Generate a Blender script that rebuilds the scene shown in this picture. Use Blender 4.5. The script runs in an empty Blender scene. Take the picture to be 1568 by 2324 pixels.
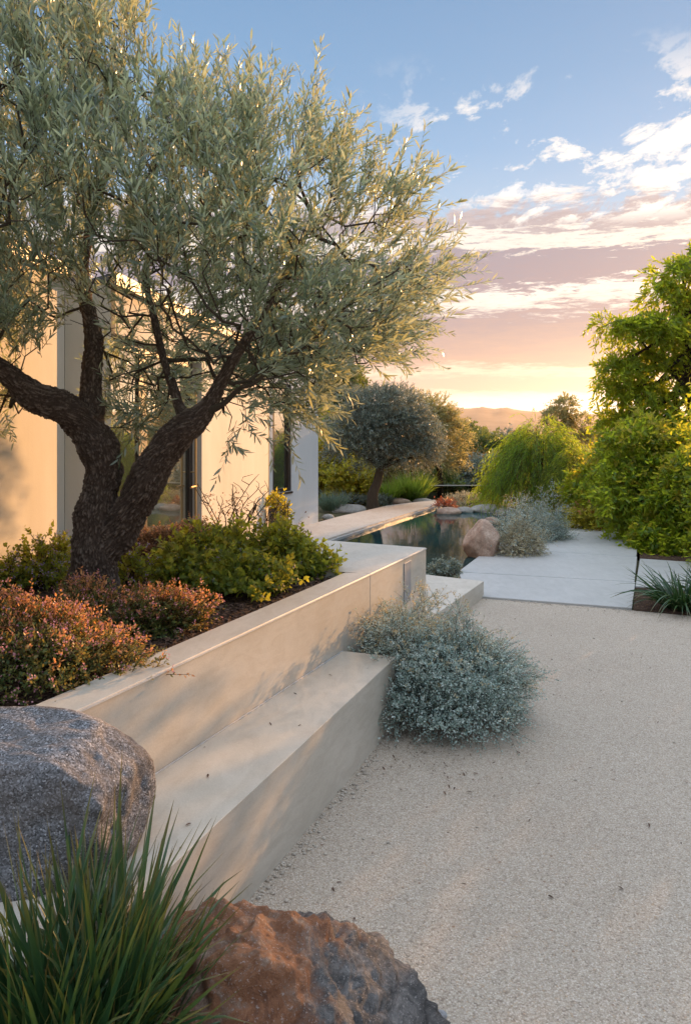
import bpy, bmesh, math, random
import numpy as np
from mathutils import Vector, noise, Euler

random.seed(7)
RNG = np.random.default_rng(7)
S = bpy.context.scene
COL = S.collection
R = math.radians

# ------------------------------------------------------------------ camera survey
F, CX, HY, CAMH = 1750.0, 784.0, 975.0, 1.70

def gp(px, py, h=0.0):
    d = (CAMH - h) * F / (py - HY)
    return np.array([(px - CX) * d / F, d, h])

def dp(px, py, d):
    return np.array([(px - CX) * d / F, d, CAMH - (py - HY) * d / F])

cam = bpy.data.cameras.new('camera')
co = bpy.data.objects.new('camera', cam)
COL.objects.link(co)
co.location = (0, 0, CAMH)
co.rotation_euler = (R(90), 0, 0)
cam.sensor_fit = 'HORIZONTAL'
cam.sensor_width = 24.0
cam.lens = 24.0 * F / 1568.0
cam.shift_y = -(1162.0 - HY) / 1568.0
cam.clip_start = 0.05
cam.clip_end = 30000
S.camera = co

SUN_AZ, SUN_EL = 37.0, 10.5
SD = np.array([math.sin(R(SUN_AZ)) * math.cos(R(SUN_EL)), math.cos(R(SUN_AZ)) * math.cos(R(SUN_EL)), math.sin(R(SUN_EL))])

# ------------------------------------------------------------------ node helpers
class NT:
    def __init__(self, tree):
        self.t = tree
        tree.nodes.clear()
    def n(self, typ, **kw):
        nd = self.t.nodes.new('ShaderNode' + typ)
        ins = kw.pop('ins', {})
        for k, v in kw.items():
            setattr(nd, k, v)
        for k, v in ins.items():
            if hasattr(v, 'is_output') or isinstance(v, bpy.types.NodeSocket):
                self.t.links.new(v, nd.inputs[k])
            else:
                nd.inputs[k].default_value = v
        return nd
    def link(self, a, b):
        self.t.links.new(a, b)
    def math(self, op, a, b=None, c=None, clamp=False):
        nd = self.t.nodes.new('ShaderNodeMath')
        nd.operation = op
        nd.use_clamp = clamp
        for i, v in enumerate((a, b, c)):
            if v is None: continue
            if isinstance(v, bpy.types.NodeSocket): self.t.links.new(v, nd.inputs[i])
            else: nd.inputs[i].default_value = v
        return nd.outputs[0]
    def ramp(self, fac, stops, interp='LINEAR'):
        nd = self.t.nodes.new('ShaderNodeValToRGB')
        nd.color_ramp.interpolation = interp
        el = nd.color_ramp.elements
        while len(el) < len(stops): el.new(0.5)
        for e, (p, c) in zip(el, stops):
            e.position = p
            e.color = (c[0], c[1], c[2], 1) if len(c) == 3 else c
        self.t.links.new(fac, nd.inputs[0])
        return nd.outputs[0]
    def mix(self, fac, a, b, blend='MIX'):
        nd = self.t.nodes.new('ShaderNodeMix')
        nd.data_type = 'RGBA'
        nd.blend_type = blend
        for i, v in ((0, fac), (6, a), (7, b)):
            if isinstance(v, bpy.types.NodeSocket): self.t.links.new(v, nd.inputs[i])
            elif i == 0: nd.inputs[0].default_value = v
            else: nd.inputs[i].default_value = (v[0], v[1], v[2], 1)
        return nd.outputs[2]
    def noise(self, vec, scale, detail=4, rough=0.55, dist=0.0):
        nd = self.n('TexNoise', ins={'Scale': scale, 'Detail': detail, 'Roughness': rough, 'Distortion': dist})
        if vec is not None: self.t.links.new(vec, nd.inputs['Vector'])
        return nd.outputs[0]
    def mapped(self, vec, scale=(1, 1, 1), rot=(0, 0, 0)):
        nd = self.n('Mapping')
        nd.inputs['Scale'].default_value = scale
        nd.inputs['Rotation'].default_value = rot
        self.t.links.new(vec, nd.inputs['Vector'])
        return nd.outputs[0]

def mat(name):
    m = bpy.data.materials.new(name)
    m.use_nodes = True
    t = NT(m.node_tree)
    out = t.n('OutputMaterial')
    return m, t, out

def world_pos(t):
    return t.n('NewGeometry').outputs['Position']

def principled(t, out, color, rough=0.6, spec=0.4, normal=None, metallic=0.0, **kw):
    p = t.n('BsdfPrincipled')
    for k, v in (('Base Color', color), ('Roughness', rough), ('Specular IOR Level', spec), ('Metallic', metallic)):
        if isinstance(v, bpy.types.NodeSocket): t.link(v, p.inputs[k])
        elif k == 'Base Color': p.inputs[k].default_value = (v[0], v[1], v[2], 1)
        else: p.inputs[k].default_value = v
    if normal is not None: t.link(normal, p.inputs['Normal'])
    t.link(p.outputs[0], out.inputs['Surface'])
    return p

def bump(t, height, strength=0.3, dist=0.01, normal=None):
    b = t.n('Bump', ins={'Strength': strength, 'Distance': dist})
    t.link(height, b.inputs['Height'])
    if normal is not None: t.link(normal, b.inputs['Normal'])
    return b.outputs[0]

# ------------------------------------------------------------------ materials
def m_concrete(name, c0, c1, stain=(0.2, 0.17, 0.14), rough=0.5, bs=0.25):
    m, t, out = mat(name)
    p = world_pos(t)
    a = t.noise(p, 1.7, 6, 0.6, 0.4)
    b = t.noise(t.mapped(p, (5, 2, 9)), 2.2, 6, 0.65, 0.8)
    c = t.ramp(a, [(0.25, c0), (0.75, c1)])
    c = t.mix(t.math('MULTIPLY', t.ramp(b, [(0.42, (0, 0, 0)), (0.75, (1, 1, 1))]), 0.45), c, stain)
    fine = t.noise(p, 160, 3, 0.6)
    c = t.mix(0.10, c, t.ramp(fine, [(0.3, (0.05, 0.05, 0.05)), (0.7, (0.8, 0.8, 0.8))]), 'OVERLAY')
    pits = t.n('TexVoronoi', ins={'Scale': 26.0})
    t.link(p, pits.inputs['Vector'])
    pitm = t.math('LESS_THAN', pits.outputs['Distance'], 0.045)
    pn = t.math('MULTIPLY', pitm, t.math('GREATER_THAN', t.noise(p, 6, 1), 0.6))
    c = t.mix(t.math('MULTIPLY', pn, 0.6), c, (0.1, 0.09, 0.08))
    h = t.math('ADD', t.math('MULTIPLY', t.noise(p, 9, 5, 0.6), 0.7), t.math('MULTIPLY', fine, 0.12))
    nrm = bump(t, h, bs, 0.008)
    ro = t.math('ADD', rough, t.math('MULTIPLY', t.math('SUBTRACT', b, 0.5), 0.35))
    principled(t, out, c, ro, 0.45, nrm)
    return m

M = {}
M['concrete'] = m_concrete('smooth_concrete', (0.46, 0.415, 0.345), (0.57, 0.52, 0.445), (0.34, 0.285, 0.22), 0.42)
M['slab'] = m_concrete('paving_concrete', (0.37, 0.365, 0.35), (0.43, 0.425, 0.41), (0.31, 0.30, 0.285), 0.5, 0.05)
M['coping'] = m_concrete('coping_stone', (0.46, 0.40, 0.34), (0.56, 0.50, 0.43), (0.36, 0.29, 0.22), 0.5, 0.25)

def m_stucco(name='cream_stucco', c0=(0.54, 0.49, 0.40), c1=(0.63, 0.58, 0.49)):
    m, t, out = mat(name)
    p = world_pos(t)
    a = t.noise(t.mapped(p, (1, 1, 0.4)), 1.2, 5, 0.6, 0.5)
    c = t.ramp(a, [(0.3, c0), (0.72, c1)])
    s = t.noise(t.mapped(p, (6, 6, 0.5)), 1.5, 5, 0.65)
    c = t.mix(t.math('MULTIPLY', t.ramp(s, [(0.52, (0, 0, 0)), (0.8, (1, 1, 1))]), 0.15), c, (0.40, 0.34, 0.27))
    h = t.math('ADD', t.noise(p, 60, 4, 0.65), t.math('MULTIPLY', t.noise(p, 5, 4), 1.5))
    principled(t, out, c, 0.85, 0.2, bump(t, h, 0.22, 0.004))
    return m
M['stucco'] = m_stucco()
M['stucco_shaded'] = m_stucco('shade_tinted_stucco', (0.52, 0.53, 0.53), (0.60, 0.61, 0.61))  # same house stucco, the far wing's bluish shade put into its colour

def m_gravel():
    m, t, out = mat('pea_gravel')
    p = world_pos(t)
    v = t.n('TexVoronoi', ins={'Scale': 175.0, 'Randomness': 1.0})
    t.link(p, v.inputs['Vector'])
    v2 = t.n('TexVoronoi', ins={'Scale': 62.0, 'Randomness': 1.0})
    t.link(p, v2.inputs['Vector'])
    sx = t.n('SeparateXYZ'); t.link(v.outputs['Color'], sx.inputs[0])
    c = t.ramp(sx.outputs[0], [(0.0, (0.25, 0.195, 0.15)), (0.12, (0.40, 0.33, 0.255)), (0.45, (0.45, 0.38, 0.305)), (0.8, (0.50, 0.43, 0.355)), (0.93, (0.60, 0.53, 0.45)), (1.0, (0.40, 0.28, 0.18))])
    # darker tone in the gaps between the stones
    gap = t.ramp(v.outputs['Distance'], [(0.42, (0, 0, 0)), (0.75, (1, 1, 1))])
    c = t.mix(t.math('MULTIPLY', gap, 0.42), c, (0.17, 0.135, 0.10))
    big = t.noise(p, 0.9, 5, 0.6)
    c = t.mix(0.22, c, t.ramp(big, [(0.3, (0.38, 0.35, 0.32)), (0.7, (0.62, 0.61, 0.60))]), 'OVERLAY')
    # scattered fallen leaf crumbs
    v3 = t.n('TexVoronoi', ins={'Scale': 9.0}); t.link(p, v3.inputs['Vector'])
    c = t.mix(t.math('MULTIPLY', t.math('LESS_THAN', v3.outputs['Distance'], 0.05), 0.7), c, (0.2, 0.10, 0.05))
    h = t.math('SUBTRACT', 1.0, v.outputs['Distance'])
    h = t.math('ADD', h, t.math('MULTIPLY', t.math('SUBTRACT', 1.0, v2.outputs['Distance']), 0.5))
    principled(t, out, c, 0.72, 0.3, bump(t, h, 0.65, 0.006))
    return m
M['gravel'] = m_gravel()

def m_soil(name, c0, c1, c2, scale=45):
    m, t, out = mat(name)
    p = world_pos(t)
    v = t.n('TexVoronoi', ins={'Scale': float(scale)})
    t.link(t.mapped(p, (1, 1.8, 1)), v.inputs['Vector'])
    sx = t.n('SeparateXYZ'); t.link(v.outputs['Color'], sx.inputs[0])
    c = t.ramp(sx.outputs[0], [(0, c0), (0.5, c1), (1, c2)])
    c = t.mix(0.35, c, t.ramp(t.noise(p, 3, 5), [(0.3, c0), (0.7, c1)]))
    h = t.math('ADD', v.outputs['Distance'], t.noise(p, 20, 4))
    principled(t, out, c, 0.95, 0.15, bump(t, h, 0.9, 0.02))
    return m
M['soil'] = m_soil('planting_soil', (0.035, 0.02, 0.014), (0.085, 0.05, 0.034), (0.16, 0.10, 0.07))
M['terrain'] = m_soil('garden_earth', (0.05, 0.045, 0.025), (0.08, 0.075, 0.035), (0.12, 0.10, 0.06), 6)

def m_hill():
    m, t, out = mat('dry_hillside')
    p = world_pos(t)
    c = t.ramp(t.noise(p, 0.006, 8, 0.65), [(0.3, (0.12, 0.075, 0.045)), (0.7, (0.26, 0.16, 0.10))])
    principled(t, out, c, 0.95, 0.1)
    return m
M['hill'] = m_hill()

def m_bark(name='olive_bark', a=(0.03, 0.02, 0.015), b=(0.095, 0.068, 0.052), c3=(0.22, 0.17, 0.135)):
    m, t, out = mat(name)
    at = t.n('Attribute', attribute_name='ridge')
    p = t.n('TexCoord').outputs['Object']
    n1 = t.noise(t.mapped(p, (1, 1, 0.35)), 26, 6, 0.7, 0.6)
    h = t.math('ADD', t.math('MULTIPLY', at.outputs['Fac'], 0.7), t.math('MULTIPLY', n1, 0.45))
    c = t.ramp(h, [(0.2, a), (0.52, b), (0.85, c3)])
    nrm = bump(t, t.math('ADD', n1, t.math('MULTIPLY', t.noise(p, 90, 4, 0.7), 0.35)), 0.8, 0.012)
    principled(t, out, c, 0.9, 0.15, nrm)
    return m
M['bark'] = m_bark()
M['twig'] = m_bark('twig_bark', (0.07, 0.055, 0.04), (0.14, 0.11, 0.08), (0.25, 0.20, 0.15))

def m_leaf(name, stops, back=None, trans=(0.3, 0.35, 0.05), tfac=0.35, rough=0.45, spec=0.4):
    """stops: leaf colours, picked per leaf"""
    m, t, out = mat(name)
    g = t.n('NewGeometry')
    c = t.ramp(g.outputs['Random Per Island'], [(i / max(1, len(stops) - 1), s) for i, s in enumerate(stops)])
    if back is not None:
        c = t.mix(g.outputs['Backfacing'], c, back)
    pr = t.n('BsdfPrincipled')
    t.link(c, pr.inputs['Base Color'])
    pr.inputs['Roughness'].default_value = rough
    pr.inputs['Specular IOR Level'].default_value = spec
    tr = t.n('BsdfTranslucent')
    t.link(t.mix(0.55, c, trans), tr.inputs['Color'])
    mx = t.n('MixShader'); mx.inputs[0].default_value = tfac
    t.link(pr.outputs[0], mx.inputs[1]); t.link(tr.outputs[0], mx.inputs[2])
    t.link(mx.outputs[0], out.inputs['Surface'])
    return m

M['olive_leaf'] = m_leaf('olive_leaf', [(0.045, 0.11, 0.09), (0.075, 0.145, 0.12), (0.12, 0.195, 0.155), (0.22, 0.28, 0.20)], (0.35, 0.45, 0.40), (0.85, 0.78, 0.26), 0.40, 0.27, 0.7)
M['olive_far_leaf'] = m_leaf('far_olive_leaf', [(0.08, 0.115, 0.095), (0.13, 0.175, 0.15), (0.20, 0.25, 0.22)], (0.32, 0.38, 0.34), (0.45, 0.42, 0.2), 0.28)
M['gold_leaf'] = m_leaf('golden_olive_leaf', [(0.12, 0.13, 0.05), (0.20, 0.20, 0.08), (0.32, 0.30, 0.13)], (0.30, 0.29, 0.17), (0.85, 0.70, 0.2), 0.45)
M['green_leaf'] = m_leaf('green_leaf', [(0.022, 0.075, 0.010), (0.04, 0.13, 0.014), (0.08, 0.19, 0.02), (0.22, 0.28, 0.03)], None, (1.0, 1.0, 0.05), 0.62, 0.38)
M['lime_leaf'] = m_leaf('lime_green_leaf', [(0.03, 0.10, 0.012), (0.06, 0.18, 0.02), (0.13, 0.28, 0.03)], None, (0.85, 1.0, 0.05), 0.62, 0.45)
M['yellow_leaf'] = m_leaf('yellow_green_leaf', [(0.07, 0.12, 0.02), (0.17, 0.20, 0.025), (0.34, 0.30, 0.035), (0.50, 0.38, 0.05)], None, (1.0, 0.85, 0.06), 0.6)
M['planter_leaf'] = m_leaf('planter_shrub_leaf', [(0.04, 0.09, 0.018), (0.08, 0.15, 0.022), (0.15, 0.22, 0.03), (0.30, 0.30, 0.05)], None, (1.0, 0.9, 0.09), 0.54)
M['dark_leaf'] = m_leaf('dark_green_leaf', [(0.03, 0.06, 0.018), (0.055, 0.095, 0.028), (0.10, 0.14, 0.04)], None, (0.45, 0.5, 0.08), 0.38)
M['mound_leaf'] = m_leaf('mound_leaf', [(0.035, 0.07, 0.02), (0.06, 0.11, 0.03), (0.12, 0.15, 0.035), (0.20, 0.15, 0.05)], None, (0.6, 0.4, 0.08), 0.35)
M['new_growth'] = m_leaf('coppery_new_growth', [(0.45, 0.17, 0.07), (0.60, 0.28, 0.10), (0.50, 0.20, 0.15), (0.60, 0.38, 0.12)], None, (1.0, 0.5, 0.18), 0.5)
M['pink'] = m_leaf('pink_petal', [(0.50, 0.20, 0.26), (0.62, 0.32, 0.36), (0.42, 0.13, 0.20)], None, (0.85, 0.45, 0.45), 0.35)
M['lilac'] = m_leaf('lilac_petal', [(0.34, 0.22, 0.45), (0.50, 0.36, 0.58), (0.60, 0.40, 0.50)], None, (0.75, 0.55, 0.7), 0.35)
M['rust_leaf'] = m_leaf('russet_leaf', [(0.06, 0.035, 0.02), (0.12, 0.06, 0.03), (0.20, 0.09, 0.045), (0.10, 0.09, 0.03)], None, (0.75, 0.34, 0.12), 0.36)
M['silver_leaf'] = m_leaf('silver_leaf', [(0.20, 0.29, 0.255), (0.32, 0.43, 0.385), (0.44, 0.54, 0.49), (0.60, 0.66, 0.62)], (0.40, 0.50, 0.455), (0.55, 0.6, 0.48), 0.25, 0.6, 0.25)
M['straw_leaf'] = m_leaf('straw_leaf', [(0.34, 0.31, 0.20), (0.50, 0.44, 0.29), (0.56, 0.55, 0.42)], None, (0.75, 0.6, 0.3), 0.3, 0.6, 0.25)
M['red_leaf'] = m_leaf('red_leaf', [(0.16, 0.05, 0.03), (0.26, 0.09, 0.05), (0.14, 0.07, 0.04)], None, (0.9, 0.25, 0.1), 0.35)
M['stem'] = m_bark('woody_stem', (0.05, 0.035, 0.022), (0.12, 0.085, 0.055), (0.2, 0.15, 0.1))

def m_blade(name, base, mid, tip, trans, tfac=0.3):
    m, t, out = mat(name)
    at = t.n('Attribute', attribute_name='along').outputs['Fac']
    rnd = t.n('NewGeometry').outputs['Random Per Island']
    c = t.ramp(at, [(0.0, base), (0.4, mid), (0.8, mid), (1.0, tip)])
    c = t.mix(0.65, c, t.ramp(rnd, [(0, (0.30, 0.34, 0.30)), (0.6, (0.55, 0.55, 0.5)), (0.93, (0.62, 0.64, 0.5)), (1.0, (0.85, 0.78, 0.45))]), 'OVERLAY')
    pr = t.n('BsdfPrincipled'); t.link(c, pr.inputs['Base Color'])
    pr.inputs['Roughness'].default_value = 0.38
    tr = t.n('BsdfTranslucent'); t.link(t.mix(0.5, c, trans), tr.inputs['Color'])
    mx = t.n('MixShader'); mx.inputs[0].default_value = tfac
    t.link(pr.outputs[0], mx.inputs[1]); t.link(tr.outputs[0], mx.inputs[2])
    t.link(mx.outputs[0], out.inputs['Surface'])
    return m
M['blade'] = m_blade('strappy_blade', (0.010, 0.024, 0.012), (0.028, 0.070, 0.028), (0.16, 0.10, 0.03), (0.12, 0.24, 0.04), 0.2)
M['lime_blade'] = m_blade('lime_blade', (0.06, 0.11, 0.015), (0.11, 0.21, 0.025), (0.36, 0.33, 0.12), (0.5, 0.6, 0.06), 0.42)
M['blue_blade'] = m_blade('blue_green_blade', (0.07, 0.12, 0.07), (0.15, 0.225, 0.185), (0.30, 0.35, 0.30), (0.35, 0.45, 0.25), 0.25)

def m_granite():
    m, t, out = mat('grey_granite')
    p = t.n('TexCoord').outputs['Object']
    v = t.n('TexVoronoi', ins={'Scale': 230.0}); t.link(p, v.inputs['Vector'])
    sx = t.n('SeparateXYZ'); t.link(v.outputs['Color'], sx.inputs[0])
    c = t.ramp(sx.outputs[0], [(0, (0.04, 0.04, 0.042)), (0.35, (0.12, 0.12, 0.125)), (0.7, (0.19, 0.19, 0.20)), (0.93, (0.30, 0.30, 0.32)), (1, (0.5, 0.5, 0.52))])
    b = t.noise(p, 5.5, 7, 0.68, 0.6)
    c = t.mix(t.math('MULTIPLY', t.ramp(b, [(0.44, (0, 0, 0)), (0.66, (1, 1, 1))]), 0.6), c, (0.13, 0.10, 0.08))
    l = t.noise(p, 2.4, 6, 0.7, 1.0)
    c = t.mix(t.math('MULTIPLY', t.ramp(l, [(0.5, (0, 0, 0)), (0.64, (1, 1, 1))]), 0.45), c, (0.10, 0.095, 0.10))
    h = t.math('ADD', t.math('MULTIPLY', sx.outputs[0], 0.25), t.noise(p, 70, 6, 0.7))
    principled(t, out, c, 0.8, 0.3, bump(t, h, 0.75, 0.006))
    return m
M['granite'] = m_granite()

def m_rust_rock():
    m, t, out = mat('rusty_ironstone')
    p = t.n('TexCoord').outputs['Object']
    sp = t.n('SeparateXYZ'); t.link(p, sp.inputs[0])
    a = t.noise(p, 9.5, 10, 0.78, 0.9)
    rust = t.ramp(a, [(0.28, (0.05, 0.035, 0.03)), (0.40, (0.14, 0.058, 0.028)), (0.50, (0.22, 0.095, 0.045)), (0.58, (0.19, 0.115, 0.08)), (0.64, (0.30, 0.21, 0.15)), (0.78, (0.40, 0.34, 0.30))])
    b = t.noise(p, 11, 10, 0.80, 0.7)
    grey = t.ramp(b, [(0.3, (0.018, 0.017, 0.017)), (0.45, (0.072, 0.068, 0.066)), (0.58, (0.17, 0.158, 0.15)), (0.75, (0.36, 0.335, 0.315))])
    side = t.math('ADD', t.math('MULTIPLY', sp.outputs[0], 3.2), t.math('MULTIPLY', t.math('SUBTRACT', t.noise(p, 4, 6, 0.7), 0.5), 2.4))
    side = t.math('ADD', side, t.math('MULTIPLY', sp.outputs[2], -0.7))
    c = t.mix(t.ramp(side, [(0.0, (0, 0, 0)), (0.35, (1, 1, 1))]), rust, grey)
    sp2 = t.noise(p, 140, 3, 0.7)
    c = t.mix(t.math('MULTIPLY', t.math('GREATER_THAN', sp2, 0.62), 0.5), c, (0.42, 0.38, 0.36))
    h = t.math('ADD', t.noise(p, 30, 8, 0.75), t.math('MULTIPLY', sp2, 0.3))
    principled(t, out, c, 0.72, 0.35, bump(t, h, 1.0, 0.014))
    return m
M['rust_rock'] = m_rust_rock()

def m_rock(name, c0, c1, c2, rough=0.85):
    m, t, out = mat(name)
    p = t.n('TexCoord').outputs['Object']
    a = t.noise(p, 7, 8, 0.7, 0.5)
    c = t.ramp(a, [(0.3, c0), (0.5, c1), (0.7, c2)])
    f = t.noise(p, 80, 4, 0.7)
    c = t.mix(0.4, c, t.ramp(f, [(0.35, (0.2, 0.2, 0.2)), (0.65, (0.8, 0.8, 0.8))]), 'OVERLAY')
    principled(t, out, c, rough, 0.3, bump(t, t.math('ADD', t.noise(p, 25, 6, 0.7), f), 0.7, 0.012))
    return m
M['pink_rock'] = m_rock('pink_sandstone', (0.24, 0.15, 0.11), (0.40, 0.28, 0.21), (0.52, 0.40, 0.32))
M['pale_rock'] = m_rock('pale_stone', (0.24, 0.22, 0.20), (0.36, 0.34, 0.31), (0.48, 0.45, 0.41))
M['loose'] = m_rock('loose_stone', (0.34, 0.29, 0.24), (0.46, 0.40, 0.33), (0.58, 0.52, 0.45), 0.8)
M['slate'] = m_rock('blue_black_slate', (0.025, 0.028, 0.034), (0.055, 0.06, 0.07), (0.12, 0.125, 0.14), 0.5)
M['pebble'] = m_rock('grey_pebble', (0.22, 0.22, 0.23), (0.29, 0.29, 0.30), (0.35, 0.35, 0.36), 0.55)
M['mulch'] = m_rock('bark_mulch', (0.05, 0.028, 0.018), (0.11, 0.065, 0.045), (0.20, 0.125, 0.09), 0.9)

def m_simple(name, col, rough=0.5, metallic=0.0, spec=0.5, nscale=30, nstr=0.1):
    m, t, out = mat(name)
    p = world_pos(t)
    n = t.noise(p, nscale, 4)
    c = t.mix(0.25, col, t.ramp(n, [(0.3, tuple(x * 0.7 for x in col)), (0.7, tuple(min(1, x * 1.25) for x in col))]))
    principled(t, out, c, rough, spec, bump(t, n, nstr, 0.003), metallic)
    return m
M['dark_metal'] = m_simple('bronze_frame', (0.035, 0.026, 0.022), 0.4, 0.3)
M['steel'] = m_simple('brushed_steel', (0.62, 0.62, 0.62), 0.5, 0.6)
M['grey_panel'] = m_simple('grey_powder_coat', (0.30, 0.31, 0.33), 0.45, 0.2)
M['brass'] = m_simple('brass_handle', (0.55, 0.38, 0.18), 0.35, 0.8)
M['pot'] = m_simple('charcoal_planter', (0.05, 0.048, 0.045), 0.6)
M['terracotta'] = m_simple('pale_render', (0.5, 0.4, 0.33), 0.8)

def m_glass(name, base, rough=0.02):
    m, t, out = mat(name)
    p = world_pos(t)
    b = bump(t, t.noise(p, 1.3, 2), 0.03, 0.02)
    pr = t.n('BsdfPrincipled', ins={'Base Color': (*base, 1), 'Roughness': 0.1})
    g = t.n('BsdfGlossy', ins={'Roughness': rough, 'Color': (0.95, 0.95, 0.9, 1)}); t.link(b, g.inputs['Normal'])
    mx = t.n('MixShader', ins={0: 0.42}); t.link(pr.outputs[0], mx.inputs[1]); t.link(g.outputs[0], mx.inputs[2])
    t.link(mx.outputs[0], out.inputs['Surface'])
    return m
M['glass'] = m_glass('dark_reflective_glass', (0.05, 0.055, 0.04))

def m_fence_glass():
    m, t, out = mat('clear_fence_glass')
    g = t.n('BsdfGlossy', ins={'Roughness': 0.02, 'Color': (0.8, 0.85, 0.8, 1)})
    tr = t.n('BsdfTransparent', ins={'Color': (0.42, 0.47, 0.42, 1)})
    lw = t.n('LayerWeight', ins={'Blend': 0.25})
    mx = t.n('MixShader')
    t.link(t.math('MULTIPLY', lw.outputs['Fresnel'], 0.5), mx.inputs[0])
    t.link(tr.outputs[0], mx.inputs[1]); t.link(g.outputs[0], mx.inputs[2])
    t.link(mx.outputs[0], out.inputs['Surface'])
    return m
M['fence_glass'] = m_fence_glass()

def m_water():
    m, t, out = mat('pool_water')
    p = world_pos(t)
    h = t.math('ADD', t.noise(t.mapped(p, (1, 0.6, 1)), 3.5, 3, 0.5), t.math('MULTIPLY', t.noise(p, 14, 2), 0.25))
    d = t.noise(p, 0.35, 2)
    c = t.ramp(d, [(0.4, (0.004, 0.022, 0.024)), (0.62, (0.010, 0.055, 0.058))])
    pr = principled(t, out, c, 0.03, 0.5, bump(t, h, 0.05, 0.05))
    pr.inputs['IOR'].default_value = 1.2
    pr.inputs['Specular IOR Level'].default_value = 0.3
    return m
M['water'] = m_water()

# ------------------------------------------------------------------ object helpers
def tag(o, label=None, cat=None, group=None, kind=None):
    if label: o['label'] = label
    if cat: o['category'] = cat
    if group: o['group'] = group
    if kind: o['kind'] = kind
    return o

def thing(name, label, cat, loc, group=None):
    o = bpy.data.objects.new(name, None)
    o.empty_display_size = 0.1
    o.location = tuple(float(v) for v in loc)
    COL.objects.link(o)
    return tag(o, label, cat, group)

def mesh_obj(name, V, tris, quads, material, parent=None, smooth=None, attrs=None, origin=None):
    V = np.asarray(V, dtype=np.float32).reshape(-1, 3)
    off = np.array(parent.location if parent is not None else (origin if origin is not None else (0, 0, 0)), dtype=np.float32)
    if parent is not None and parent.parent is not None:
        off = off + np.array(parent.parent.location, dtype=np.float32)
    me = bpy.data.meshes.new(name)
    me.vertices.add(len(V))
    me.vertices.foreach_set('co', (V - off).ravel())
    tris = np.zeros((0, 3), np.int32) if tris is None else np.asarray(tris, np.int32).reshape(-1, 3)
    quads = np.zeros((0, 4), np.int32) if quads is None else np.asarray(quads, np.int32).reshape(-1, 4)
    idx = np.concatenate([tris.ravel(), quads.ravel()])
    st = np.concatenate([np.arange(len(tris)) * 3, len(tris) * 3 + np.arange(len(quads)) * 4]).astype(np.int32)
    me.loops.add(len(idx))
    me.loops.foreach_set('vertex_index', idx.astype(np.int32))
    me.polygons.add(len(st))
    me.polygons.foreach_set('loop_start', st)
    me.update(calc_edges=True)
    if smooth is not None:
        me.polygons.foreach_set('use_smooth', np.full(len(st), bool(smooth)))
    for k, arr in (attrs or {}).items():
        a = me.attributes.new(k, 'FLOAT', 'POINT')
        a.data.foreach_set('value', np.asarray(arr, np.float32))
    me.materials.append(material)
    o = bpy.data.objects.new(name, me)
    COL.objects.link(o)
    if parent is not None: o.parent = parent
    elif origin is not None: o.location = tuple(float(v) for v in origin)
    return o

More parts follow.
